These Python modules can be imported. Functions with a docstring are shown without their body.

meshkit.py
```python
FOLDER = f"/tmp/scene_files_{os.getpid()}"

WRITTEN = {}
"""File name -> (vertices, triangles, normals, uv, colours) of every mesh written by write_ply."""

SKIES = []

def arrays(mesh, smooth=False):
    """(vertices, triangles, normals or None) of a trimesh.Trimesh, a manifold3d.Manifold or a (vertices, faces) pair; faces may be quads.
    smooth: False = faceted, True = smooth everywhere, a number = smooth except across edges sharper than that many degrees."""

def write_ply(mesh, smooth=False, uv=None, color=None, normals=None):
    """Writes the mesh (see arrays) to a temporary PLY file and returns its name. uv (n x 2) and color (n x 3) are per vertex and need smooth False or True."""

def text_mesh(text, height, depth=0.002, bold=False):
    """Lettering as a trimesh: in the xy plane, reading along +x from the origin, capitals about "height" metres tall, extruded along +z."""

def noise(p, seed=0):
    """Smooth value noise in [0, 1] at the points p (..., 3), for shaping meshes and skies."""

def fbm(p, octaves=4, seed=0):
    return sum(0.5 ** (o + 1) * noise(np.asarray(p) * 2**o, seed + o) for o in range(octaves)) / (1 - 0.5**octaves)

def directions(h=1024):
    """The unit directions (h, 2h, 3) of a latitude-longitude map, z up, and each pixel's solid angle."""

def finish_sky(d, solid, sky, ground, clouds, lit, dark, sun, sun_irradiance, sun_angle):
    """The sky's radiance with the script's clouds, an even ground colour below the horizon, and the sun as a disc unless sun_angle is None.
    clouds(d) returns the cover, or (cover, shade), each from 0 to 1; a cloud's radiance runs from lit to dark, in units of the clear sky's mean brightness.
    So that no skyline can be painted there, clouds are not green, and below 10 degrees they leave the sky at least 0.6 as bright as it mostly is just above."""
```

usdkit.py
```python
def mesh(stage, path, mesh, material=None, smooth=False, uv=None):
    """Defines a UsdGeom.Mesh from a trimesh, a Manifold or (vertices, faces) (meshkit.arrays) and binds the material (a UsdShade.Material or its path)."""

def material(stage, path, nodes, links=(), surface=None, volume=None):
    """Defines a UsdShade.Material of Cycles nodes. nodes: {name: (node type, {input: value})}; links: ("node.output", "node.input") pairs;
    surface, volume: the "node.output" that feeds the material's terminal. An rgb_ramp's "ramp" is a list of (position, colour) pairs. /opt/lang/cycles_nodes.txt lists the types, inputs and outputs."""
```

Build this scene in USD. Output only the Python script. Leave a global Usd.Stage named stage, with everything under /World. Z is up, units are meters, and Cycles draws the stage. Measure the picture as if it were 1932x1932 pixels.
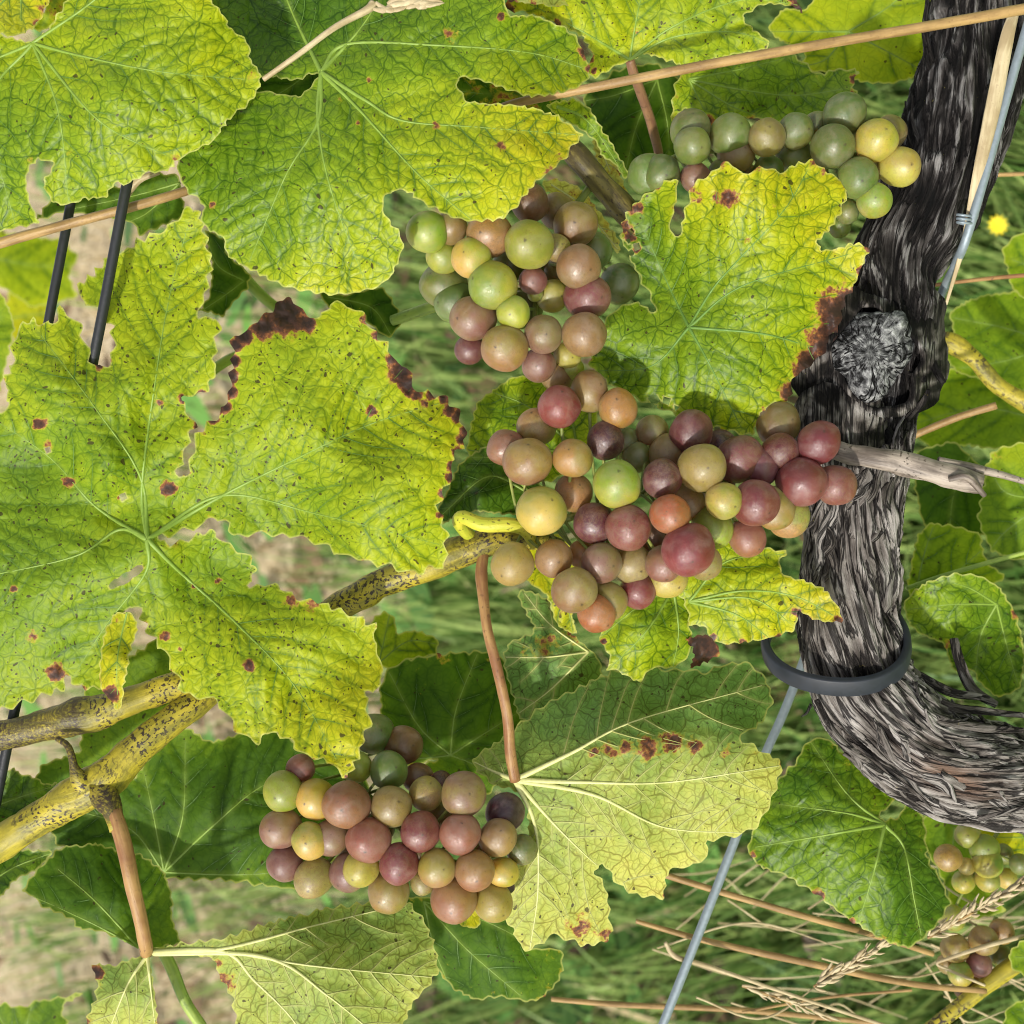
import math, random
import numpy as np, trimesh, shapely, usdkit
from scipy.spatial import cKDTree, Delaunay
from scipy.interpolate import RBFInterpolator
from pxr import Usd, UsdGeom, UsdLux, UsdShade, Gf, Sdf, Vt
from meshkit import noise, fbm

# ------------------------------------------------------------------ camera, sky, sun, exposure
stage = Usd.Stage.CreateInMemory()
UsdGeom.SetStageUpAxis(stage, UsdGeom.Tokens.z)
UsdGeom.SetStageMetersPerUnit(stage, 1.0)
UsdGeom.Xform.Define(stage, '/World')
T = Sdf.ValueTypeNames
PITCH = math.radians(35)
CAM = np.array([0.0, 0.0, 1.05])
D = 0.36                                   # distance to the vine
HALF = math.tan(math.radians(22.5))
s_, c_ = math.sin(PITCH), math.cos(PITCH)
FWD = np.array([0, c_, -s_]); RIGHT = np.array([0, -s_, -c_]); UP = np.array([1.0, 0, 0])   # the phone is held on its side: the sky is to the picture's left
cam = UsdGeom.Camera.Define(stage, '/World/camera')
m = Gf.Matrix4d(); m.SetIdentity()
for i, a in enumerate((RIGHT, UP, -FWD, CAM)):
    m.SetRow(i, Gf.Vec4d(*map(float, a), 1.0 if i == 3 else 0.0))
cam.AddTransformOp().Set(m)
FL = 5.5
cam.CreateFocalLengthAttr(FL)
cam.CreateHorizontalApertureAttr(2 * FL * HALF); cam.CreateVerticalApertureAttr(2 * FL * HALF)
cam.CreateFStopAttr(2.2); cam.CreateFocusDistanceAttr(D)
cam.CreateClippingRangeAttr(Gf.Vec2f(0.01, 1000))
EXPOSURE = 0.72
cam.CreateExposureAttr(EXPOSURE)
SUN = -0.30 * RIGHT - 0.58 * UP - 0.76 * FWD
SUN /= np.linalg.norm(SUN)
sun = UsdLux.DistantLight.Define(stage, '/World/sun')
sun.CreateNormalizeAttr(True); sun.CreateIntensityAttr(0.75); sun.CreateAngleAttr(2.5); sun.CreateColorAttr(Gf.Vec3f(1.0, 0.95, 0.87))
xa = np.cross([0, 0, 1.0], SUN); xa /= np.linalg.norm(xa); ya = np.cross(SUN, xa)
m = Gf.Matrix4d(); m.SetIdentity()
for i, a in enumerate((xa, ya, SUN)):
    m.SetRow(i, Gf.Vec4d(*map(float, a), 0.0))
sun.AddTransformOp().Set(m)
dome = UsdLux.DomeLight.Define(stage, '/World/sky')
UsdGeom.Scope.Define(stage, '/World/Looks')
sky_mat = usdkit.material(stage, '/World/Looks/sky_look', {          # a bright hazy sky: thin white cloud over blue
    'sky': ('sky_texture', {'sky_type': 'single_scattering', 'sun_disc': False, 'sun_elevation': math.asin(SUN[2]), 'sun_rotation': math.atan2(SUN[0], SUN[1]), 'aerosol_density': 2.0}),
    'tc': ('texture_coordinate', {}), 'n': ('noise_texture', {'scale': 2.2, 'detail': 5.0, 'roughness': 0.6}), 'cover': ('map_range', {'from_min': 0.3, 'from_max': 0.6, 'to_min': 0.45, 'to_max': 0.95, 'clamp': True}),
    'grey': ('hsv', {'saturation': 0.12, 'value': 1.15}), 'mix': ('mix', {}),
    'bg': ('background_shader', {'strength': 0.12})},
    [('tc.generated', 'n.vector'), ('n.fac', 'cover.value'), ('cover.result', 'mix.fac'), ('sky.color', 'grey.color'), ('sky.color', 'mix.color1'), ('grey.color', 'mix.color2'), ('mix.color', 'bg.color')], surface='bg.background')
UsdShade.MaterialBindingAPI.Apply(dome.GetPrim()).Bind(sky_mat)
dome.GetPrim().SetCustomDataByKey('kind', 'structure')

# ------------------------------------------------------------------ helpers
PX = 2 * D * HALF / 1932                   # metres per photo unit on the vine's plane
rng = np.random.default_rng(7); random.seed(7)

def P(px, py, d):
    """Points of the vine from their place across it (units of 0.15 mm) and their depth in mm behind its plane."""
    px, py, d = np.broadcast_arrays(np.asarray(px, float), np.asarray(py, float), np.asarray(d, float))
    z = D + d / 1000.0
    x = (px - 966) / 966 * HALF * z; y = (966 - py) / 966 * HALF * z
    return CAM + FWD * z[..., None] + RIGHT * x[..., None] + UP * y[..., None]

COUNT = {}
def newpath(name, parent=None):
    base = (parent.GetPath().pathString if parent else '/World') + '/'
    n = COUNT.get(base + name, 0); COUNT[base + name] = n + 1
    return base + (name if n == 0 else f'{name}_{n:03d}')

def tag(p, label=None, cat=None, group=None, kind=None):
    p = p.GetPrim() if hasattr(p, 'GetPrim') else p
    for k, v in (('label', label), ('category', cat), ('group', group), ('kind', kind)):
        if v: p.SetCustomDataByKey(k, v)
    return p

def thing(name, label, cat, at=None, group=None):
    x = UsdGeom.Xform.Define(stage, newpath(name))
    if at is not None: x.AddTranslateOp().Set(Gf.Vec3d(*map(float, at)))
    p = x.GetPrim(); ORG[p.GetPath().pathString] = np.zeros(3) if at is None else np.asarray(at, float)
    return tag(p, label, cat, group)
ORG = {}

def origin(parent):
    while parent and parent.GetPath().pathString not in ORG:
        parent = parent.GetParent()
        if parent.GetPath().pathString == '/World': return np.zeros(3)
    return ORG[parent.GetPath().pathString] if parent else np.zeros(3)

def add(name, v, f, mat, parent=None, attrs=None, smooth=True, label=None, kind=None):
    v = np.asarray(v, float) - origin(parent)
    me = usdkit.mesh(stage, newpath(name, parent), (v, f), mat, smooth=smooth)
    for k, a in (attrs or {}).items():
        a = np.asarray(a, np.float32)
        UsdGeom.PrimvarsAPI(me).CreatePrimvar(k, T.Color3fArray, 'vertex').Set(Vt.Vec3fArray.FromNumpy(a))
    return tag(me, label=label, kind=kind)

class G:
    """A small node-graph writer: g(kind, output, input=value or '@node.output')."""
    def __init__(self): self.n, self.l = {}, []
    def __call__(self, kind, out, **kw):
        name = f'n{len(self.n)}'; vals = {}
        for k, v in kw.items():
            if isinstance(v, str) and v.startswith('@'): self.l.append((v[1:], f'{name}.{k}'))
            else: vals[k] = v
        self.n[name] = (kind, vals); return f'@{name}.{out}'
    def math(self, t, a, b=0.0, c=0.0, clamp=False): return self('math', 'value', math_type=t, value1=a, value2=b, value3=c, use_clamp=clamp)
    def step(self, v, a, b, lo=0.0, hi=1.0): return self('map_range', 'result', range_type='smoothstep', value=v, from_min=a, from_max=b, to_min=lo, to_max=hi, clamp=True)
    def mix(self, f, a, b, t='mix'): return self('mix', 'color', mix_type=t, fac=f, color1=a, color2=b)
    def ramp(self, f, stops): return self('rgb_ramp', 'color', ramp=stops, fac=f)
    def noise(self, vec, scale, detail=3.0, rough=0.55, out='fac', dist=0.0): return self('noise_texture', out, vector=vec, scale=scale, detail=detail, roughness=rough, distortion=dist)
    def attr(self, a, out='vector'): return self('attribute', out, attribute=a)
    def sep(self, v):
        r = self('separate_xyz', 'x', vector=v); return r, r[:-1] + 'y', r[:-1] + 'z'
    def mapped(self, v, scale): return self('mapping', 'vector', vector=v, scale=scale)
    def make(self, name, surf): return usdkit.material(stage, '/World/Looks/' + name, self.n, self.l, surface=surf[1:])

# ------------------------------------------------------------------ materials
def leaf_look(name, under=False, gloss=0.42, lines=1.0, trans=0.38, specks=1.0, bump=1.0, spec=0.30):
    g = G(); lc = g.attr('lc'); tone, brown, edge = g.sep(g.attr('mk')); mv, sv, rnd = g.sep(g.attr('mk2'))
    nz = g.noise(lc, 2.4, 2.0, out='color')
    w = g('vector_math', 'vector', math_type='multiply_add', vector1=nz, vector2=(0.32, 0.32, 0), vector3=lc)
    d1 = g('voronoi_texture', 'distance', dimensions='2D', feature='distance_to_edge', vector=w, scale=1.9)
    d2 = g('voronoi_texture', 'distance', dimensions='2D', feature='distance_to_edge', vector=w, scale=4.7)
    d3 = g('voronoi_texture', 'distance', dimensions='2D', feature='distance_to_edge', vector=w, scale=9.5); l1 = g.step(d1, 0.010, 0.045, 1.0, 0.0); l2 = g.step(d2, 0.015, 0.10, 1.0, 0.0); l3 = g.step(d3, 0.02, 0.14, 1.0, 0.0)
    patch = g.noise(lc, 1.3, 3.0); fine = g.noise(lc, 16.0, 3.0, 0.65); mid = g.noise(lc, 5.0, 3.0, 0.6)
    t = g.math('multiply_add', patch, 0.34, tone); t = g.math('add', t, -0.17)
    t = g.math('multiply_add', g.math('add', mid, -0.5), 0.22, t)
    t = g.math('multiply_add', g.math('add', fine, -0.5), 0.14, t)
    if under:
        col = g.ramp(t, [(0, (0.06, 0.14, 0.03)), (0.35, (0.13, 0.24, 0.05)), (0.6, (0.29, 0.36, 0.07)), (0.8, (0.48, 0.48, 0.10)), (1, (0.56, 0.46, 0.13))])
        lcol, lfac = (0.33, 0.27, 0.11), 0.9
    else:
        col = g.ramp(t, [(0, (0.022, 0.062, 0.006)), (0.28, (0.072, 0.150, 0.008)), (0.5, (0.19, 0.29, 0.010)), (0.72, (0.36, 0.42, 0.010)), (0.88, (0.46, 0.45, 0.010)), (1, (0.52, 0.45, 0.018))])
        lcol, lfac = (0.22, 0.36, 0.16), 1.0
    ln = g.math('multiply', g.math('maximum', g.math('maximum', g.math('multiply', l2, 0.55), g.math('multiply', l1, 0.8)), g.math('multiply', l3, 0.3)), lines * lfac)
    col = g.mix(ln, col, g.mix(1.0, col, lcol, 'multiply'))
    pale = (0.50, 0.52, 0.20) if under else (0.28, 0.38, 0.08)
    col = g.mix(g.math('multiply', sv, 0.30 if under else 0.8), col, pale if under else g.mix(1.0, col, (0.28, 0.44, 0.2), 'multiply'))
    col = g.mix(g.math('multiply', mv, 0.3), col, pale)
    # small black specks, clustered
    sp = 0.0
    for sc_, sz, amt in ((6.5, 0.24, 0.6), (14.0, 0.32, 0.6)):
        vs = g('voronoi_texture', 'distance', dimensions='2D', feature='f1', vector=w, scale=sc_); vc = g('voronoi_texture', 'color', dimensions='2D', feature='f1', vector=w, scale=sc_)
        cr, cg, cb = g.sep(vc)
        size = g.math('multiply', g.math('multiply', cg, cg), sz); size = g.math('add', size, 0.02)
        dens = g.math('multiply', g.step(g.noise(lc, 1.2 + sc_ * 0.08, 3.0, 0.6), 0.42, 0.74), amt * (0.2 + 0.36 * specks) if specks else 0.0)
        q1 = g.math('multiply', g.step(g.math('subtract', g.math('multiply_add', fine, 0.06, vs), size), 0.0, 0.06, 1.0, 0.0), g.math('less_than', cr, dens))
        sp = g.math('maximum', sp, q1)
    sp = g.math('multiply', sp, 0.85)
    col = g.mix(sp, col, (0.035, 0.024, 0.008))
    # dead, brown tissue
    b = g.math('multiply_add', g.math('add', mid, -0.5), 1.25, brown); b = g.math('multiply_add', g.math('add', fine, -0.5), 0.35, b)
    bn = g.noise(lc, 9.0, 4.0, 0.7)
    bcol = g.ramp(g.math('multiply_add', g.math('add', bn, -0.5), 0.9, b), [(0.3, (0.42, 0.25, 0.09)), (0.48, (0.27, 0.10, 0.04)), (0.68, (0.09, 0.038, 0.024)), (1.0, (0.035, 0.02, 0.016))])
    col = g.mix(g.step(b, 0.26, 0.44, 0.0, 0.5), col, (0.48, 0.37, 0.03))
    col = g.mix(g.step(b, 0.38, 0.52), col, bcol)
    # pale thin rim
    rim = g.math('multiply', g.step(edge, 0.02, 0.11, 0.55, 0.0), g.step(b, 0.3, 0.5, 1.0, 0.0))
    col = g.mix(rim, col, (0.50, 0.50, 0.16))
    h = g.math('multiply', g.step(d2, 0.0, 0.42), 0.5)
    h = g.math('multiply_add', g.step(d1, 0.0, 0.38), 0.75, h)
    if under: h = g.math('multiply', h, -0.55)
    h = g.math('multiply_add', fine, 0.07, h)
    bp = g('bump', 'normal', height=h, strength=0.42 * bump, distance=0.0009)
    rough = g.math('multiply_add', mid, 0.25, gloss - 0.08)
    pr = g('principled_bsdf', 'BSDF', base_color=col, roughness=rough, specular_ior_level=spec, normal=bp)
    tc = g.mix(1.0, col, (1.25, 1.15, 0.5), 'multiply')
    tr = g('translucent_bsdf', 'BSDF', color=tc, normal=bp)
    return g.make(name, g('mix_closure', 'closure', fac=trans, closure1=pr, closure2=tr))

M = {}
M['leaf'] = leaf_look('leaf_upper_side')
M['leaf_specked'] = leaf_look('leaf_specked', specks=4.8, lines=0.75, gloss=0.5)
M['leaf_back'] = leaf_look('leaf_plain', lines=0.4, specks=0.5, gloss=0.62, bump=0.5, trans=0.45, spec=0.2)
M['leaf_under'] = leaf_look('leaf_under_side', under=True, gloss=0.55, specks=1.6)

def vein_look(name, col):
    g = G(); p = g('geometry', 'position'); n = g.noise(p, 900.0, 3.0)
    c = g.mix(n, tuple(0.75 * x for x in col), tuple(1.2 * x for x in col))
    return g.make(name, g('principled_bsdf', 'BSDF', base_color=c, roughness=0.5, specular_ior_level=0.4))
M['vein'] = vein_look('vein_pale', (0.17, 0.26, 0.035)); M['vein_dark'] = vein_look('vein_green', (0.075, 0.15, 0.018)); M['vein_mid'] = vein_look('vein_mid', (0.10, 0.19, 0.03))
M['vein_under'] = vein_look('vein_under', (0.50, 0.50, 0.20)); M['vein_under_dark'] = vein_look('vein_under_dark', (0.30, 0.31, 0.09))

def berry_look():
    g = G(); p = g('geometry', 'position'); col = g.attr('col', 'color'); scar, bl, r3 = g.sep(g.attr('mk'))
    n1 = g.noise(p, 260.0, 4.0, 0.6); n2 = g.noise(p, 1500.0, 3.0, 0.7); n3 = g.noise(p, 520.0, 5.0, 0.7, dist=1.2)
    col = g.mix(g.math('multiply', g.step(n1, 0.35, 0.7), 0.35), col, g.mix(1.0, col, (1.35, 1.15, 0.9), 'multiply'))
    # russet net and waxy bloom
    net = g.step(g.math('absolute', g.math('add', n3, -0.5)), 0.0, 0.05, 1.0, 0.0)
    col = g.mix(g.math('multiply', g.math('multiply', net, bl), 0.7), col, (0.13, 0.075, 0.03))
    bloom = g.math('multiply', g.step(n2, 0.2, 0.8, 0.4, 1.0), g.step(g.noise(p, 190.0, 3.0, 0.6, dist=0.8), 0.4, 0.68))
    col = g.mix(g.math('multiply', bloom, 0.19), col, (0.36, 0.29, 0.25))
    vs = g('voronoi_texture', 'distance', feature='f1', vector=p, scale=620.0); vc = g('voronoi_texture', 'color', feature='f1', vector=p, scale=620.0)
    cr, cg, cb = g.sep(vc)
    sp = g.math('multiply', g.step(vs, 0.06, 0.2, 1.0, 0.0), g.math('less_than', cr, g.math('multiply_add', r3, 0.35, 0.06)))
    col = g.mix(g.math('multiply', sp, 0.5), col, (0.05, 0.028, 0.012))
    fl = g.step(g.noise(p, 1500.0, 2.0, 0.6), 0.56, 0.66); col = g.mix(g.math('multiply', g.math('multiply', fl, g.step(n1, 0.35, 0.6)), g.math('multiply_add', bl, 0.4, 0.12)), col, g.mix(1.0, col, (0.42, 0.34, 0.34), 'multiply'))
    col = g.mix(scar, col, (0.03, 0.018, 0.01))
    bp = g('bump', 'normal', height=g.math('multiply_add', net, -0.4, g.math('multiply', n2, 0.7)), strength=0.22, distance=0.0004)
    rough = g.math('multiply_add', n2, 0.2, 0.30)
    return g.make('berry_skin', g('principled_bsdf', 'BSDF', base_color=col, roughness=rough, specular_ior_level=0.6, normal=bp, subsurface_method='random_walk',
             subsurface_weight=0.3, subsurface_scale=0.0022, subsurface_radius=(1.0, 0.6, 0.3)))
M['berry'] = berry_look()

def bark_look():
    g = G(); lc = g.attr('lc'); dark, warm, ridge = g.sep(g.attr('mk'))
    a = g.noise(g.mapped(lc, (10.0, 0.8, 1.0)), 1.0, 6.0, 0.62, dist=0.45); b = g.noise(g.mapped(lc, (44.0, 2.6, 1.0)), 1.0, 3.0, 0.6, dist=0.4)
    c = g.noise(lc, 2.0, 4.0, 0.6); f = g.noise(lc, 40.0, 3.0, 0.7)
    v = g.math('multiply_add', g.math('add', b, -0.5), 0.4, a); v = g.math('multiply_add', g.math('add', ridge, -0.55), 0.9, v)
    v = g.math('multiply_add', g.math('add', g.noise(g.mapped(lc, (2.2, 0.9, 1.0)), 1.0, 3.0, 0.6, dist=0.8), -0.5), 0.75, v)
    grey = g.ramp(v, [(0.24, (0.014, 0.012, 0.010)), (0.42, (0.062, 0.053, 0.046)), (0.60, (0.150, 0.133, 0.118)), (0.88, (0.33, 0.305, 0.28))])
    dark_shaded = g.ramp(v, [(0.33, (0.004, 0.004, 0.004)), (0.54, (0.014, 0.012, 0.011)), (0.72, (0.05, 0.045, 0.042)), (0.92, (0.22, 0.21, 0.20))])  # darker bark tone with shade mixed into the colour
    ck = g.step(g.math('absolute', g.math('add', g.noise(g.mapped(lc, (7.0, 0.7, 1.0)), 1.0, 4.0, 0.55, dist=0.6), -0.5)), 0.012, 0.05, 1.0, 0.0)
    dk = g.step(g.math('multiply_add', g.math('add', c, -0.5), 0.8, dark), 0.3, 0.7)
    col = g.mix(dk, grey, dark_shaded)
    col = g.mix(g.math('multiply', warm, g.step(f, 0.2, 0.5)), col, g.mix(b, (0.05, 0.025, 0.015), (0.26, 0.16, 0.11)))
    col = g.mix(g.math('multiply', ck, 0.9), col, (0.006, 0.005, 0.005))
    lich = g.math('multiply', g.step(g.noise(lc, 7.0, 4.0, 0.7), 0.66, 0.74), g.step(f, 0.4, 0.6))
    col = g.mix(g.math('multiply', lich, 0.6), col, (0.28, 0.23, 0.05))
    h = g.math('multiply_add', b, 0.6, a); h = g.math('multiply_add', f, 0.15, h); h = g.math('multiply_add', ck, -1.2, h)
    bp = g('bump', 'normal', height=h, strength=0.9, distance=0.0016)
    return g.make('bark', g('principled_bsdf', 'BSDF', base_color=col, roughness=0.9, specular_ior_level=0.12, normal=bp))
M['bark'] = bark_look()

def stub_look():
    g = G(); lc = g.attr('lc'); fr_ = g.sep(g.attr('mk'))[1]; p = g('geometry', 'position')
    rad = g.noise(g.mapped(lc, (4.0, 4.0, 5.0)), 1.0, 4.0, 0.65, dist=1.2); f = g.noise(p, 900.0, 4.0, 0.7); big = g.noise(p, 120.0, 4.0, 0.6)
    ring = g.math('sine', g.math('multiply_add', fr_, 30.0, g.math('multiply', big, 14.0)))
    v = g.math('multiply_add', g.math('add', f, -0.5), 0.4, g.math('multiply_add', ring, 0.06, g.math('multiply_add', g.math('add', big, -0.5), 0.8, rad)))
    col = g.ramp(v, [(0.28, (0.008, 0.008, 0.008)), (0.44, (0.06, 0.06, 0.061)), (0.58, (0.19, 0.19, 0.188)), (0.8, (0.40, 0.40, 0.39))])
    ck = g.step(g.math('absolute', g.math('add', g.noise(g.mapped(lc, (1.9, 1.9, 1.4)), 1.0, 3.0, 0.6, dist=1.2), -0.5)), 0.008, 0.03, 1.0, 0.0)
    col = g.mix(g.math('multiply', ck, g.step(fr_, 0.15, 0.4)), col, (0.004, 0.004, 0.004))
    bp = g('bump', 'normal', height=g.math('multiply_add', ck, -1.0, v), strength=0.9, distance=0.0014)
    return g.make('cut_wood', g('principled_bsdf', 'BSDF', base_color=col, roughness=0.95, specular_ior_level=0.1, normal=bp))
M['stub'] = stub_look()

def cane_look(name, base, alt, speck=1.0, specol=(0.03, 0.02, 0.01), rough=0.5, thr=0.6):
    g = G(); lc = g.attr('lc'); dk = g.sep(g.attr('mk'))[0]
    a = g.noise(g.mapped(lc, (9.0, 0.9, 1.0)), 1.0, 4.0, 0.6); f = g.noise(lc, 20.0, 3.0, 0.65); c = g.noise(lc, 1.6, 3.0)
    v = g.math('multiply_add', g.math('add', c, -0.5), 0.9, a)
    col = g.mix(g.step(v, 0.3, 0.7), base, alt)
    sp = g.step(g.noise(g.mapped(lc, (15.0, 12.0, 1.0)), 1.0, 2.0, 0.6), thr, thr + 0.05)
    sp = g.math('multiply', sp, g.step(g.noise(lc, 1.3, 2.0), 0.32, 0.6))
    col = g.mix(g.math('multiply', sp, min(1.0, speck)), col, specol)
    col = g.mix(g.math('multiply', dk, g.step(f, 0.2, 0.6)), col, (0.03, 0.018, 0.012))
    bp = g('bump', 'normal', height=g.math('multiply_add', f, 0.3, a), strength=0.6, distance=0.0006)
    return g.make(name, g('principled_bsdf', 'BSDF', base_color=col, roughness=rough, specular_ior_level=0.35, normal=bp))
M['cane'] = cane_look('cane_yellow', (0.17, 0.15, 0.018), (0.36, 0.29, 0.022), 1.0, thr=0.525)
M['petiole'] = cane_look('petiole_brown', (0.19, 0.085, 0.035), (0.31, 0.18, 0.065), 0.7, (0.09, 0.04, 0.02))
M['petiole_dark'] = cane_look('petiole_dark', (0.13, 0.06, 0.035), (0.20, 0.11, 0.05), 0.4)
M['petiole_green'] = cane_look('petiole_green', (0.17, 0.25, 0.05), (0.28, 0.36, 0.07), 0.3)
M['peduncle'] = cane_look('peduncle', (0.32, 0.35, 0.025), (0.44, 0.40, 0.035), 0.9)
M['mossy'] = cane_look('mossy_cane', (0.05, 0.04, 0.012), (0.16, 0.13, 0.03), 1.0)
M['straw'] = cane_look('straw', (0.20, 0.12, 0.045), (0.33, 0.21, 0.08), 0.3, (0.12, 0.06, 0.03))
M['straw_pale'] = cane_look('straw_pale', (0.30, 0.23, 0.125), (0.46, 0.38, 0.23), 0.3, (0.2, 0.14, 0.08))
M['twig'] = cane_look('grey_twig', (0.09, 0.07, 0.055), (0.30, 0.25, 0.20), 0.8)
M['stalk'] = cane_look('bunch_stalk', (0.13, 0.17, 0.035), (0.25, 0.27, 0.06), 0.5)

def plain(name, col, rough, metal=0.0, var=0.25, scale=700.0):
    g = G(); p = g('geometry', 'position'); n = g.noise(p, scale, 4.0, 0.65)
    c = g.mix(n, tuple(x * (1 - var) for x in col), tuple(x * (1 + var) for x in col))
    bp = g('bump', 'normal', height=n, strength=0.25, distance=0.0004)
    return g.make(name, g('principled_bsdf', 'BSDF', base_color=c, roughness=g.math('multiply_add', n, 0.3, rough - 0.15), metallic=metal, normal=bp))
M['black_wire'] = plain('black_coating', (0.012, 0.013, 0.015), 0.45)
M['zinc'] = plain('zinc_wire', (0.20, 0.24, 0.265), 0.5, 0.35)
M['rubber'] = plain('rubber', (0.009, 0.012, 0.018), 0.6, 0.0, 0.7, 260.0)
M['flower'] = plain('petal', (0.75, 0.60, 0.02), 0.6, 0.0, 0.1)

# ------------------------------------------------------------------ geometry makers
def spline(pts, n):
    """Catmull-Rom through rows of pts, n samples."""
    p = np.asarray(pts, float)
    if len(p) == 2: return p[0] + (p[1] - p[0]) * np.linspace(0, 1, n)[:, None]
    q = np.vstack([2 * p[0] - p[1], p, 2 * p[-1] - p[-2]]); out = []
    u = np.linspace(0, len(p) - 1 - 1e-9, n); i = u.astype(int); t = (u - i)[:, None]
    a, b, c, d = q[i], q[i + 1], q[i + 2], q[i + 3]
    return 0.5 * (2 * b + (c - a) * t + (2 * a - 5 * b + 4 * c - d) * t**2 + (3 * b - a - 3 * c + d) * t**3)

def frames(c):
    t = np.gradient(c, axis=0); t /= np.linalg.norm(t, axis=1, keepdims=True) + 1e-15
    a = np.empty_like(t); ref = -FWD if abs(t[0] @ FWD) < 0.9 else UP
    for i in range(len(t)):
        x = ref - t[i] * (ref @ t[i]); x /= np.linalg.norm(x) + 1e-15; a[i] = x; ref = x
    return t, a, np.cross(t, a)

def tube(pts, sides=10, n=None, bumpy=0.0, seed=0, dark=None, flat=1.0, cap=True):
    """pts rows: across, along, depth mm, radius (0.15 mm units). Returns v, f, attrs."""
    p = np.asarray(pts, float)
    if n is None: n = max(6, int(np.linalg.norm(np.diff(p[:, :2], axis=0), axis=1).sum() / 9))
    q = spline(p, n); c = P(q[:, 0], q[:, 1], q[:, 2]); r = np.maximum(q[:, 3], 0.3) * PX
    t, a, b = frames(c); th = np.arange(sides) * 2 * np.pi / sides
    L = np.r_[0, np.cumsum(np.linalg.norm(np.diff(c, axis=0), axis=1))]
    rr = r[:, None] * np.ones(sides)
    if bumpy:
        x = np.stack([np.cos(th)[None] * 1.5 + 0 * L[:, None], np.sin(th)[None] * 1.5 + 0 * L[:, None], L[:, None] * 130 + 0 * th[None]], -1)
        rr = rr * (1 + bumpy * (fbm(x, 3, seed) - 0.5) * 2)
    v = c[:, None] + rr[..., None] * (np.cos(th)[None, :, None] * a[:, None] * flat + np.sin(th)[None, :, None] * b[:, None])
    i, j = np.meshgrid(np.arange(n - 1), np.arange(sides), indexing='ij')
    qd = np.stack([i * sides + j, i * sides + (j + 1) % sides, (i + 1) * sides + (j + 1) % sides, (i + 1) * sides + j], -1).reshape(-1, 4)
    f = np.vstack([qd[:, [0, 1, 2]], qd[:, [0, 2, 3]]]); v = v.reshape(-1, 3)
    if cap:
        k = len(v); v = np.vstack([v, c[0], c[-1]]); e = (n - 1) * sides
        f = np.vstack([f, [[k, (j + 1) % sides, j] for j in range(sides)], [[k + 1, e + j, e + (j + 1) % sides] for j in range(sides)]])
    lc = np.stack(np.broadcast_arrays(np.abs(((th + 0.7) / np.pi) % 2 - 1)[None] * (r / PX)[:, None] * 3.14 / 100, L[:, None] / PX / 100, seed * 1.37), -1).reshape(-1, 3)
    mk = np.zeros((n, sides, 3))
    if dark is not None: mk[..., 0] = np.interp(np.linspace(0, 1, n), *dark)[:, None]
    mk = mk.reshape(-1, 3)
    if cap: lc = np.vstack([lc, lc[0], lc[-1]]); mk = np.vstack([mk, mk[0], mk[-1]])
    return v, f, {'lc': lc, 'mk': mk}

def join(parts):
    v, f, at, o = [], [], {}, 0
    for a, b, c in parts:
        v.append(a); f.append(b + o); o += len(a)
        for k, x in c.items(): at.setdefault(k, []).append(x)
    return np.vstack(v), np.vstack(f), {k: np.vstack(x) for k, x in at.items()}

def cane(name, label, cat, pts, mat, sides=14, bumpy=0.08, seed=0, part='stem', group=None, dark=None, flat=1.0):
    t = thing(name, label, cat, P(*pts[0][:3]), group)
    v, f, a = tube(pts, sides, bumpy=bumpy, seed=seed, dark=dark, flat=flat)
    add(part, v, f, M[mat], t, a)
    return t

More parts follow.
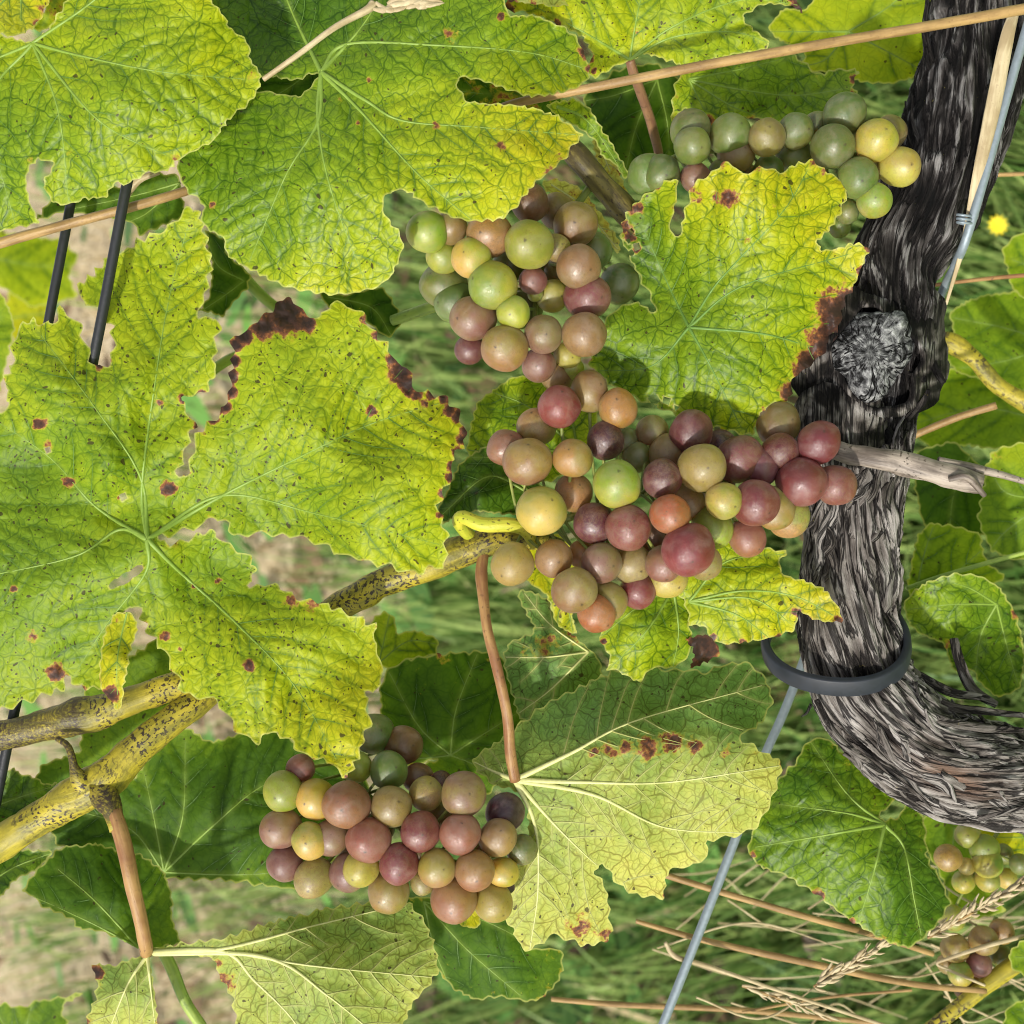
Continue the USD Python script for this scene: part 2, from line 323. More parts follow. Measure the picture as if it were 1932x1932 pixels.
def toothed(out, period, amp, seed, step=5.0):
    """The leaf's outline with its teeth."""
    r = np.random.default_rng(seed)
    p = np.asarray(out, float)
    if shapely.Polygon(p).exterior.is_ccw: p = p[::-1]
    q = np.vstack([p, p[:1]]); seg = np.linalg.norm(np.diff(q, axis=0), axis=1); L = np.r_[0, np.cumsum(seg)]
    n = int(L[-1] / step); s = np.linspace(0, L[-1], n, endpoint=False)
    x = np.stack([np.interp(s, L, q[:, 0]), np.interp(s, L, q[:, 1])], 1)
    sm = x.copy()
    for _ in range(2): sm = (np.roll(sm, 1, 0) + 2 * sm + np.roll(sm, -1, 0)) / 4
    tg = np.roll(sm, -1, 0) - np.roll(sm, 1, 0); tg /= np.linalg.norm(tg, axis=1, keepdims=True) + 1e-9
    nr = np.stack([tg[:, 1], -tg[:, 0]], 1)
    if amp > 0:
        cuts = [0.0]
        while cuts[-1] < L[-1]: cuts.append(cuts[-1] + period * r.uniform(0.55, 1.5))
        cuts = np.array(cuts); k = np.searchsorted(cuts, s, 'right') - 1; am = r.uniform(0.35, 1.25, len(cuts))
        ph = (s - cuts[k]) / (cuts[np.minimum(k + 1, len(cuts) - 1)] - cuts[k] + 1e-9)
        prof = np.where(ph < 0.6, (ph / 0.6) ** 1.15, (1 - (ph - 0.6) / 0.4) ** 1.25) * 0.75 + np.sin(ph * np.pi) * 0.3 - 0.45
        sm = sm + nr * (prof * am[k] * amp * 1.25)[:, None]
    sm = sm + nr * ((noise(np.stack([s / 14, 0 * s, 0 * s + seed], 1), 3) - 0.5) * 3.0)[:, None]
    g = shapely.Polygon(sm).buffer(0)
    if g.geom_type != 'Polygon': g = max(g.geoms, key=lambda a: a.area)
    return g

LEAVES = {}
def leaf(label, out, hub, prim, depth, tone, look='leaf', brown=(), edge=0.0, spacing=5.0, teeth=(30, 7), seed=1, crinkle=1.0, petiole=None, veins=True,
         pet_look='petiole', holes=(), vein_r=3.8, vein_look=None, group='grape vine leaves', name='grape_leaf', side=True):
    r = np.random.default_rng(seed); under = look == 'leaf_under'
    g = toothed(out, *teeth, seed)
    for h in holes: g = g.difference(shapely.Polygon(h).buffer(0))
    if g.geom_type != 'Polygon': g = max(g.geoms, key=lambda a: a.area)
    hub = np.asarray(hub, float)
    # veins: the main ones as given, the side ones grown from them
    sides, side_of = [], []; mains = [spline(np.vstack([hub, np.asarray(pv, float)]), 60) for pv in prim]
    own = np.repeat(np.arange(len(mains)), 60); mtree = cKDTree(np.vstack(mains))
    for mi, c in enumerate(mains):
        L = np.r_[0, np.cumsum(np.linalg.norm(np.diff(c, axis=0), axis=1))]; tot = L[-1]
        s, sg = tot * 0.16 + r.uniform(0, 25), r.choice([-1, 1])
        while s < tot * 0.93 and side:
            o = np.array([np.interp(s, L, c[:, 0]), np.interp(s, L, c[:, 1])]); k = min(np.searchsorted(L, s), 58); tg = c[k + 1] - c[k]; tg /= np.linalg.norm(tg)
            for q in (1, -1):
                if q != sg and r.random() < 0.35: continue
                ang = math.atan2(tg[1], tg[0]) + q * math.radians(r.uniform(40, 58)); ln = (tot - s) * r.uniform(0.42, 0.7) + 40
                st = np.linspace(0, 1, 26)[:, None]; an = ang - q * 0.45 * st
                pth = o + np.cumsum(np.hstack([np.cos(an), np.sin(an)]) * ln / 26, 0); pth = np.vstack([o, pth])
                pth += (noise(np.hstack([pth / 35, np.zeros((27, 1)) + seed]), 4) - 0.5)[:, None] * 8 * np.linspace(0, 1, 27)[:, None]
                ins = shapely.contains_xy(g, pth[:, 0], pth[:, 1]); e = len(ins) if ins.all() else max(int(np.argmin(ins)), 1)
                hit = np.nonzero(own[mtree.query(pth[:e])[1]][4:] != mi)[0]      # stop where the next main vein's side begins
                if len(hit): e = min(e, hit[0] + 5)
                if e > 5: sides.append(pth[:e]); side_of.append(mi)
            sg = -sg; s += r.uniform(30, 52)
    def clip(c):
        ins = shapely.contains_xy(g, c[:, 0], c[:, 1]); bad = np.nonzero(~ins[3:])[0]
        return c[:bad[0] + 3] if len(bad) else c
    mains = [clip(c) for c in mains]
    mt = cKDTree(np.vstack(mains)); st = cKDTree(np.vstack(sides)) if sides else mt
    dc = np.asarray(depth, float)
    rbf = RBFInterpolator(dc[:, :2] / 300, dc[:, 2], kernel='thin_plate_spline', smoothing=0.003, degree=1) if len(dc) > 3 else (lambda x: np.full(len(x), dc[0, 2]))
    sgn = -1.0 if under else 1.0
    bnd = np.asarray(g.exterior.coords)[:-1]
    allb = [bnd] + [np.asarray(h.coords)[:-1] for h in g.interiors]; bt = cKDTree(np.vstack(allb))
    def Z(p):
        dm, ds = mt.query(p)[0], st.query(p)[0]
        z = rbf(p / 300)
        q = np.hstack([p, np.full((len(p), 1), seed * 31.7)])
        rel = 1.15 * (1 - np.exp(-(ds / 20) ** 1.4)) + 1.6 * (1 - np.exp(-(dm / 34) ** 1.3)) - 1.3
        rel += crinkle * 0.7 * (fbm(q / 85, 2, seed) - 0.5) + crinkle * 5.0 * (fbm(q / 190, 2, seed + 5) - 0.5)
        d2 = noise(q / 13, seed + 2) - 0.5
        rel += crinkle * 0.10 * d2
        rel += 3.4 * np.exp(-bt.query(p)[0] / 16) * (noise(q / 48, seed + 6) - 0.5)
        return z - sgn * rel
    x0, y0, x1, y1 = g.bounds
    gx, gy = np.meshgrid(np.arange(x0, x1, spacing), np.arange(y0, y1, spacing * 0.87)); gx = gx + (np.arange(len(gx)) % 2)[:, None] * spacing / 2
    gp = np.stack([gx.ravel(), gy.ravel()], 1) + r.uniform(-0.2, 0.2, (gx.size, 2)) * spacing
    gi = g.buffer(-spacing * 0.45); shapely.prepare(gi); gp = gp[shapely.contains_xy(gi, gp[:, 0], gp[:, 1])]
    p = np.vstack(allb + [gp]); tri = Delaunay(p).simplices
    cen = p[tri].mean(1); shapely.prepare(g); tri = tri[shapely.contains_xy(g, cen[:, 0], cen[:, 1])]
    a, b, c = (p[tri[:, k]] for k in range(3)); cr = (b[:, 0] - a[:, 0]) * (c[:, 1] - a[:, 1]) - (b[:, 1] - a[:, 1]) * (c[:, 0] - a[:, 0])
    tri[cr > 0] = tri[cr > 0][:, ::-1]; tri = tri[np.abs(cr) > 1e-6]
    de = bt.query(p)[0]; dm, ds = mt.query(p)[0], st.query(p)[0]
    tc = np.asarray(tone, float).reshape(-1, 3)
    if len(tc) > 1:
        w = 1 / (((p[:, None] - tc[None, :, :2]) ** 2).sum(-1) + 60.0 ** 2) ** 1.5; tn = (w * tc[:, 2]).sum(1) / w.sum(1)
    else: tn = np.full(len(p), tc[0, 2])
    q = np.hstack([p, np.full((len(p), 1), seed * 3.1)])
    tn = tn + 0.07 * np.exp(-de / 22) * (fbm(q / 60, 2, seed) > 0.35)
    br = np.zeros(len(p))
    for bx, by, rad, am in brown:
        br = np.maximum(br, am * np.clip(1.25 - np.hypot(p[:, 0] - bx, p[:, 1] - by) / rad, 0, 1))
    if edge: br = np.maximum(br, edge * np.exp(-de / (7 + 14 * fbm(q / 45, 2, seed + 3))) * (0.55 + 0.9 * (fbm(q / 80, 2, seed + 8) - 0.3)))
    mk = np.stack([tn, br, np.clip(de / 40, 0, 1)], 1)
    mk2 = np.stack([np.exp(-(dm / 5) ** 2) * (1 if veins else 0.7), np.exp(-(ds / 3.6) ** 2), np.full(len(p), r.random())], 1)
    th = r.uniform(0, 6.28); off = r.uniform(0, 40, 2); R = np.array([[math.cos(th), -math.sin(th)], [math.sin(th), math.cos(th)]])
    lc = np.hstack([(p @ R.T) / 100 + off, np.zeros((len(p), 1))])
    zz = Z(p) + np.clip(br, 0, 1) * 3.2 * (noise(q / 15, seed + 12) - 0.6); v = P(p[:, 0], p[:, 1], zz)
    hz = float(Z(hub[None])[0]); t = thing(name, label, 'leaf', P(hub[0], hub[1], hz), group)
    add('blade', v, tri, M[look], t, {'lc': lc, 'mk': mk, 'mk2': mk2})
    if veins:
        vm = ('vein_under', 'vein_under_dark') if under else (vein_look or 'vein', 'vein_dark')
        for mi, cpts in enumerate(mains):
            if len(cpts) < 5: continue
            z = Z(cpts); rad = 0.8 + (vein_r - 0.8) * np.linspace(1, 0, len(cpts)) ** 1.8
            vv, ff, aa = tube(np.column_stack([cpts, z + rad * PX * 1000 * (0.15 if not under else -0.2), rad]), 7, n=len(cpts))
            mv_ = add('main_vein', vv, ff, M[vm[0]], t); tb = []
            for cp in (s for s, o in zip(sides, side_of) if o == mi):
                z = Z(cp); rad = np.linspace(1.5, 0.45, len(cp))
                tb.append(tube(np.column_stack([cp, z + rad * PX * 1000 * (0.55 if not under else 0.1), rad]), 5, n=len(cp), cap=False))
            if tb: vv, ff, aa = join(tb); add('side_veins', vv, ff, M[vm[1]], mv_)
    if petiole is not None:
        pt = np.array(petiole, float); pt[-1, :2] = hub; pt[-1, 2] = hz - (1.0 if under else -0.6)
        vv, ff, aa = tube(pt, 14, bumpy=0.14, seed=seed); add('petiole', vv, ff, M[pet_look], t, aa)
    return t

SPH = trimesh.creation.icosphere(4)
SV, SF = np.array(SPH.vertices), np.array(SPH.faces)
COL = {'G': ((0.20, 0.30, 0.035), (0.34, 0.40, 0.05)), 'g': ((0.10, 0.19, 0.04), (0.17, 0.26, 0.06)), 'Y': ((0.36, 0.36, 0.05), (0.50, 0.42, 0.10)), 'T': ((0.38, 0.24, 0.11), (0.46, 0.32, 0.12)),
       'O': ((0.34, 0.28, 0.08), (0.45, 0.31, 0.13)), 'P': ((0.40, 0.185, 0.10), (0.42, 0.25, 0.10)), 'A': ((0.48, 0.27, 0.07), (0.50, 0.34, 0.09)), 'R': ((0.25, 0.05, 0.05), (0.33, 0.12, 0.09)),
       'W': ((0.17, 0.04, 0.045), (0.25, 0.10, 0.09)), 'M': ((0.27, 0.13, 0.10), (0.34, 0.20, 0.13)), 'K': ((0.045, 0.012, 0.022), (0.10, 0.04, 0.05)), 'B': ((0.15, 0.085, 0.05), (0.23, 0.14, 0.08)),
       'X': ((0.50, 0.15, 0.06), (0.50, 0.22, 0.09)), 'D': ((0.42, 0.34, 0.09), (0.52, 0.40, 0.16))}
def bunch(label, berries, axis, seed, group='ripening grape bunches', stalk=None, extra=None):
    r = np.random.default_rng(seed)
    cx = np.array([b[:3] for b in berries], float)
    t = thing('grape_bunch', label, 'grapes', P(*axis[0][:3]), group)
    ax = spline(np.asarray(axis, float), 40)
    tb = [tube(axis, 9, bumpy=0.12, seed=seed)]; nb = 1
    for (x, y, rad, d, k) in berries:
        c = P(x, y, d)
        R = rad * PX * (D + d / 1000) / D
        i = np.argmin(np.hypot(np.hypot(ax[:, 0] - x, ax[:, 1] - y), (ax[:, 2] - d) / 0.15)); o = ax[max(i - 3, 0)]
        pd = (tube([(o[0], o[1], o[2], 3.5), ((o[0] + x) / 2 - 4, (o[1] + y) / 2, (o[2] + d) / 2, 3.0), (x, y, d, 4.5)], 6, n=8, cap=False)); nb += 1
        away = c - P(*o[:3]); away /= np.linalg.norm(away) + 1e-9
        q = SV.copy()
        n1 = noise(q * 1.4 + 9.1 * nb, seed)[:, None]
        dirx = away; el = r.uniform(0.94, 1.13)
        q = q + dirx * (q @ dirx)[:, None] * (el - 1)
        q = q * (1 + 0.10 * (n1 - 0.5))
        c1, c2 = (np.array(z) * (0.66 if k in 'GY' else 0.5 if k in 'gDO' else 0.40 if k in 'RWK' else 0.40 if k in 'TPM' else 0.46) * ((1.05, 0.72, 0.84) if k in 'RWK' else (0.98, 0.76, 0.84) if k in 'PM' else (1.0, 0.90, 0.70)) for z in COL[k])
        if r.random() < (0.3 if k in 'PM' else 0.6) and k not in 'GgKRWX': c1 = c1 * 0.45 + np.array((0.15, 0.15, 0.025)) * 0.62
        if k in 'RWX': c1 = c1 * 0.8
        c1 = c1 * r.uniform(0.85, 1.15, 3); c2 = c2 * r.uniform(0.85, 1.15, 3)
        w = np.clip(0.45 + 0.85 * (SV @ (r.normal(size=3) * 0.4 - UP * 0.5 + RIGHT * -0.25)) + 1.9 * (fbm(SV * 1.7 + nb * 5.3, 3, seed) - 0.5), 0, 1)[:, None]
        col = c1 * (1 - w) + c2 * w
        sd = away * 0.9 - FWD * 0.8 + r.normal(size=3) * 0.35; sd /= np.linalg.norm(sd)
        sc = np.clip(1 - (np.arccos(np.clip(SV @ sd, -1, 1)) - 0.035) / 0.04, 0, 1) * 0.95
        russ = r.uniform(0.1, 1.0) * (0.45 if k in 'GYg' else 1.0)
        mk = np.stack([sc, np.full(len(sc), russ), np.full(len(sc), r.uniform(0, 1) * (0.6 if k in 'g' else 1))], 1)
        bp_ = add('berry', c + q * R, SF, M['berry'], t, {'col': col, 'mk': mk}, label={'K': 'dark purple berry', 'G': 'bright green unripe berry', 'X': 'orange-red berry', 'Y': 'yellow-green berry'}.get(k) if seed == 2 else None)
        add('pedicel', pd[0], pd[1], M['stalk'], bp_, pd[2])
    v, f, a = join(tb); add('stalk', v, f, M['stalk'], t, a)
    if stalk is not None:
        v, f, a = tube(stalk, 12, bumpy=0.06, seed=seed + 1); add('peduncle', v, f, M['peduncle'], t, a)
    return t
# ------------------------------------------------------------------ SCENE
# ground: a grassy strip under the vines, a dry mown alley behind
def ground_look():
    g = G(); p = g('geometry', 'position'); x, y, z = g.sep(p)
    n = g.noise(p, 2.6, 5.0, 0.65); f = g.noise(p, 30.0, 4.0, 0.7); st = g.noise(g.mapped(p, (60.0, 14.0, 1.0)), 1.0, 4.0, 0.7)
    dry = g.ramp(g.math('multiply_add', g.math('add', st, -0.5), 0.9, f), [(0.25, (0.20, 0.15, 0.09)), (0.5, (0.44, 0.36, 0.23)), (0.75, (0.62, 0.53, 0.37))])
    gr = g.ramp(f, [(0.25, (0.07, 0.13, 0.03)), (0.55, (0.18, 0.27, 0.06)), (0.8, (0.34, 0.38, 0.14))])
    k = g.math('multiply_add', g.math('add', n, -0.5), 3.0, g.step(y, 1.15, 2.3, -0.45, 1.15))
    col = g.mix(g.step(k, 0.25, 0.75), gr, dry)
    bp = g('bump', 'normal', height=f, strength=0.8, distance=0.02)
    return g.make('grass_ground', g('principled_bsdf', 'BSDF', base_color=col, roughness=0.95, specular_ior_level=0.1, normal=bp))
gx, gy = np.meshgrid(np.r_[-60, -20, np.linspace(-5, 5, 90), 20, 60], np.r_[-40, -8, np.linspace(-1, 9, 90), 20, 80], indexing='ij')
gz = (fbm(np.stack([gx * 1.5, gy * 1.5, 0 * gx], -1), 3, 2) - 0.5) * 0.06
nx, ny = gx.shape; ii, jj = np.meshgrid(np.arange(nx - 1), np.arange(ny - 1), indexing='ij')
gq = np.stack([ii * ny + jj, (ii + 1) * ny + jj, (ii + 1) * ny + jj + 1, ii * ny + jj + 1], -1).reshape(-1, 4)
add('ground', np.stack([gx, gy, gz], -1).reshape(-1, 3), np.vstack([gq[:, [0, 1, 2]], gq[:, [0, 2, 3]]]), ground_look(), kind='structure')

def grass_look():
    g = G(); c = g.attr('col', 'color'); p = g('geometry', 'position')
    pr = g('principled_bsdf', 'BSDF', base_color=c, roughness=0.5, specular_ior_level=0.35)
    return g.make('grass_blade', g('mix_closure', 'closure', fac=0.3, closure1=pr, closure2=g('translucent_bsdf', 'BSDF', color=c)))
def grass(n, seed):
    r = np.random.default_rng(seed)
    y = 0.55 + 4.6 * r.random(n) ** 1.9; x = r.uniform(-1, 1, n) * (0.45 * (y + 0.9) + 0.2)
    k = (fbm(np.stack([x * 2.6, y * 2.6, 0 * x + 5], 1), 3, 4) - 0.5) * 3.0 + np.clip((y - 1.2) / 1.0, 0, 1) * 1.5 - 0.45
    dry = k + r.normal(size=n) * 0.4 > 0.45
    keep = ~dry | (r.random(n) < 0.4); x, y, dry = x[keep], y[keep], dry[keep]; n = len(x)
    h = r.uniform(0.06, 0.24, n) * np.where(dry, 0.6, 1.0); w = r.uniform(0.0014, 0.0048, n)
    az = r.uniform(0, 2 * np.pi, n); lean = r.uniform(0.1, 0.8, n) ** 1.3 + np.where(dry, 0.5, 0); tw = az + r.uniform(0.8, 2.3, n)
    L = 6; s = np.linspace(0, 1, L)
    b = np.stack([x, y, 0 * x - 0.01], 1); dz = np.stack([np.cos(az), np.sin(az), 0 * az], 1); wd = np.stack([np.cos(tw), np.sin(tw), 0 * tw], 1)
    ang = lean[:, None] * (0.25 + 1.1 * s[None])
    out = np.cumsum(np.sin(ang), 1) / L * h[:, None]; up = np.cumsum(np.cos(ang), 1) / L * h[:, None]
    c = b[:, None] + dz[:, None] * out[..., None] + np.array([0, 0, 1.0]) * up[..., None]
    ww = w[:, None] * (1 - s[None] ** 1.7 * 0.93)
    v = np.stack([c - wd[:, None] * ww[..., None], c + wd[:, None] * ww[..., None]], 2).reshape(-1, 3)
    o = (np.arange(n) * 2 * L)[:, None, None]; i = np.arange(L - 1)[None, :, None] * 2
    f = np.concatenate([o + i + np.array([0, 1, 3]), o + i + np.array([0, 3, 2])], 1).reshape(-1, 3)
    g0 = np.array([0.05, 0.13, 0.02]); g1 = np.array([0.36, 0.46, 0.13]); d0 = np.array([0.34, 0.26, 0.13]); d1 = np.array([0.56, 0.46, 0.28])
    t = r.random((n, 1)) ** 1.2; col = np.where(dry[:, None], d0 + (d1 - d0) * t, g0 + (g1 - g0) * t)
    return v, f, {'col': np.repeat(col, 2 * L, 0)}
v, f, a = grass(52000, 3)
grass_look_mat = grass_look()
tag(add('grass', v, f, grass_look_mat, attrs=a), 'blurred green and straw coloured grass growing on the ground behind the vine', 'grass', kind='stuff')

def litter(n, seed):
    r = np.random.default_rng(seed); out = []
    for k in range(n):
        y = 0.8 + 3.6 * r.random() ** 1.5; x = r.uniform(-1, 1) * (0.45 * (y + 0.9) + 0.2); an = r.normal(0, 0.9) + (0 if r.random() < 0.6 else 1.57); L = r.uniform(0.05, 0.3)
        if r.random() < 0.55:      # lying straws
            p0 = np.array([x, y, 0.03 + 0.05 * r.random()]); d = np.array([math.cos(an), math.sin(an), r.normal(0, 0.25)]); c = p0 + np.linspace(0, 1, 5)[:, None] * d * L + np.array([0, 0, -0.04]) * np.linspace(0, 1, 5)[:, None] ** 2
            w = np.cross(d, [0.2, 0.3, 1.0]); w /= np.linalg.norm(w); w = w * r.uniform(0.0012, 0.003); v = np.stack([c - w, c + w], 1).reshape(-1, 3); col = np.array([0.50, 0.40, 0.22]) * r.uniform(0.6, 1.25)
        else:                      # broad weed leaves and dead leaves
            d = np.array([math.cos(an), math.sin(an), r.uniform(-0.2, 0.5)]); w = np.cross(d, [0, 0, 1.0]); w /= np.linalg.norm(w); L = L * 0.45; s = np.linspace(0, 1, 5)
            c = np.array([x, y, 0.04 + 0.06 * r.random()]) + s[:, None] * d * L; ww = (np.sin(np.pi * np.clip(s, 0.03, 0.97)) * L * r.uniform(0.16, 0.34))[:, None]; v = np.stack([c - w * ww + np.array([0, 0, 0.006]), c + w * ww], 1).reshape(-1, 3)
            col = np.array([0.09, 0.20, 0.04]) * r.uniform(0.6, 1.8) if r.random() < 0.6 else np.array([0.20, 0.13, 0.07]) * r.uniform(0.3, 1.2)
        f = np.array([[2 * i, 2 * i + 1, 2 * i + 3] for i in range(4)] + [[2 * i, 2 * i + 3, 2 * i + 2] for i in range(4)]); out.append((v, f, {'col': np.tile(col, (len(v), 1))}))
    return join(out)
v, f, a = litter(2600, 8)
tag(add('ground_litter', v, f, grass_look_mat, attrs=a), 'blurred straw, weeds and dead leaves lying on the ground behind the vine', 'ground litter', kind='stuff')
# ------------------------------------------------------------------ the vine's old wood
def sweep_bark(path, sides, n, amp, seed, dark):
    q = spline(path, n); c = P(q[:, 0], q[:, 1], q[:, 2]); R = q[:, 3] * PX
    t, a, b = frames(c); th = np.arange(sides) * 2 * np.pi / sides
    L = np.r_[0, np.cumsum(np.linalg.norm(np.diff(c, axis=0), axis=1))]; LM = L * 1000
    cs, sn = np.cos(th)[None] + 0 * L[:, None], np.sin(th)[None] + 0 * L[:, None]
    tw = LM[:, None] * 0.012 + 0.5 * (fbm(np.stack([cs * 1.2, sn * 1.2, LM[:, None] / 40 + 0 * cs], -1), 2, seed) - 0.5)
    c2, s2 = np.cos(th[None] + tw), np.sin(th[None] + tw)
    big = fbm(np.stack([cs * 1.1, sn * 1.1, LM[:, None] / 30 + 0 * cs], -1), 3, seed + 1) - 0.5
    r1 = noise(np.stack([c2 * 5, s2 * 5, LM[:, None] / 18 + 0 * cs], -1), seed + 2); r2 = noise(np.stack([c2 * 12, s2 * 12, LM[:, None] / 9 + 0 * cs], -1), seed + 3)
    r3 = noise(np.stack([c2 * 28, s2 * 28, LM[:, None] / 6 + 0 * cs], -1), seed + 4)
    ridge = (1 - np.abs(2 * r1 - 1)) * 0.5 + (1 - np.abs(2 * r2 - 1)) * 0.32 + r3 * 0.18
    rr = R[:, None] * (1 + 0.30 * big) + amp * (ridge - 0.55)
    v = c[:, None] + rr[..., None] * (np.cos(th)[None, :, None] * a[:, None] + np.sin(th)[None, :, None] * b[:, None])
    i, j = np.meshgrid(np.arange(n - 1), np.arange(sides), indexing='ij')
    qd = np.stack([i * sides + j, i * sides + (j + 1) % sides, (i + 1) * sides + (j + 1) % sides, (i + 1) * sides + j], -1).reshape(-1, 4)
    arc = np.abs(((th[None] + tw) / np.pi) % 2 - 1) * 3.14 * R.mean() / PX / 100
    lc = np.stack([arc, L[:, None] / PX / 100 + 0 * arc, 0 * arc + seed], -1)
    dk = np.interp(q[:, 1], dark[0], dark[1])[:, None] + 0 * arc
    mk = np.stack([dk, 0.9 * ((q[:, 1] > 1350) * np.exp(-((q[:, 0] - 1765) / 62) ** 2))[:, None] * np.exp(-((np.angle(np.exp(1j * (th - 0.15)))) / 0.28) ** 2)[None], ridge], -1)
    fr = dict(c=c, t=t, a=a, b=b, R=R, L=L, q=q)
    return v.reshape(-1, 3), np.vstack([qd[:, [0, 1, 2]], qd[:, [0, 2, 3]]]), {'lc': lc.reshape(-1, 3), 'mk': mk.reshape(-1, 3)}, fr
DARK = ([-200, 60, 160, 600, 800, 880, 960, 1100, 2400], [0.62, 0.5, 0.95, 0.95, 0.62, 0.45, 0.22, 0.02, 0.02])  # upper trunk darker: its own bark tone plus shade painted into the colour
path = [(1905, -150, 44, 98), (1868, -20, 42, 100), (1838, 110, 38, 96), (1802, 240, 33, 100), (1752, 390, 30, 97), (1692, 500, 28, 84), (1664, 600, 27, 96), (1644, 700, 27, 94), (1628, 830, 26, 90), (1612, 960, 25, 88),
        (1602, 1080, 25, 92), (1598, 1180, 25, 96), (1625, 1290, 25, 100), (1700, 1385, 26, 104), (1800, 1440, 28, 100), (1930, 1470, 32, 100), (2100, 1490, 38, 110)]
trunk = thing('old_vine', 'old gnarled grape vine trunk with dark and grey shredding bark along the right side', 'vine', P(1612, 960, 25))
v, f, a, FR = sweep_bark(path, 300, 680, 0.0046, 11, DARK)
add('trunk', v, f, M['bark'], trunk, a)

def bark_strip(s0, length, ang, width, lift, curl, seed, fr=FR, dk=None):
    r = np.random.default_rng(seed); n = 16; s = np.linspace(s0, s0 + length, n); L = fr['L']
    it = lambda A: np.stack([np.interp(s, L, A[:, k]) for k in range(3)], 1)
    c, A, B = it(fr['c']), it(fr['a']), it(fr['b']); R = np.interp(s, L, fr['R'])
    u = np.linspace(0, 1, n); th = ang + (s - s0) * 12.0 + (u - 0.5) * r.uniform(-0.1, 0.1) + 0.09 * np.sin(u * r.uniform(4, 11) + r.uniform(0, 6))
    ends = lift + curl * np.abs(2 * u - 1 + r.uniform(-0.5, 0.5)) ** 4
    rad = R * 1.0 + 0.0006 + ends + 0.0004 * np.sin(u * 9 + r.uniform(0, 6)); w = width * np.clip(np.minimum(u, 1 - u) * r.uniform(4, 14) + 0.3, 0, 1) * (1 + 0.35 * np.sin(u * r.uniform(6, 15) + seed)); rows = []
    for k, (o, h) in enumerate(((-1, 0.0), (-0.45, 0.0005), (0.4, 0.0006), (1, 0.0001), (0.4, -0.0003), (-0.45, -0.0003))):
        t2 = th + o * w / R / 2
        rows.append(c + (rad + h * (1 + 0.5 * np.sin(k + seed)))[:, None] * (np.cos(t2)[:, None] * A + np.sin(t2)[:, None] * B))
    v = np.stack(rows, 1); K = 6
    i, j = np.meshgrid(np.arange(n - 1), np.arange(K), indexing='ij')
    qd = np.stack([i * K + j, i * K + (j + 1) % K, (i + 1) * K + (j + 1) % K, (i + 1) * K + j], -1).reshape(-1, 4)
    f = np.vstack([qd[:, [0, 1, 2]], qd[:, [0, 2, 3]], [[0, 2, 1], [0, 3, 2], [0, 4, 3], [0, 5, 4]], [[(n - 1) * K + x for x in y] for y in ([0, 1, 2], [0, 2, 3], [0, 3, 4], [0, 4, 5])]])
    lc = np.stack(np.broadcast_arrays((np.arange(K) * w[:, None] / PX / 250 + seed * 0.73), (s / PX / 100)[:, None], seed * 0.37), -1)
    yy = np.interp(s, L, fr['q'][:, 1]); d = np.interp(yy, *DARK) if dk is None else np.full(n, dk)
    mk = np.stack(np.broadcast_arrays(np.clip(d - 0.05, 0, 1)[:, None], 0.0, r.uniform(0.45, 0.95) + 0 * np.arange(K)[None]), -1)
    return v.reshape(-1, 3), f, {'lc': lc.reshape(-1, 3), 'mk': mk.reshape(-1, 3)}
Lt = FR['L'][-1]; r_ = np.random.default_rng(21)
for k in range(230):
    u = r_.random() ** 0.75; s0 = (0.03 + 0.9 * u) * Lt; yy = np.interp(s0, FR['L'], FR['q'][:, 1]); fray = False
    ln = r_.uniform(0.012, 0.055) if yy > 850 else r_.uniform(0.008, 0.03)
    y1_ = np.interp(min(s0 + ln, Lt), FR['L'], FR['q'][:, 1]); ang = r_.uniform(-1.55, 1.55)
    if yy < 600 or (yy < 1310 and y1_ > 1150): continue
    v, f, a = bark_strip(s0, min(ln, Lt - s0 - 0.001), ang, r_.uniform(0.0008, 0.0042), -0.0006 + 0.0006 * r_.random(), 0.004 * r_.random() ** 2 if fray else 0.0008 * r_.random(), 100 + k)
    add('bark_strip', v, f, M['bark'], trunk, a)
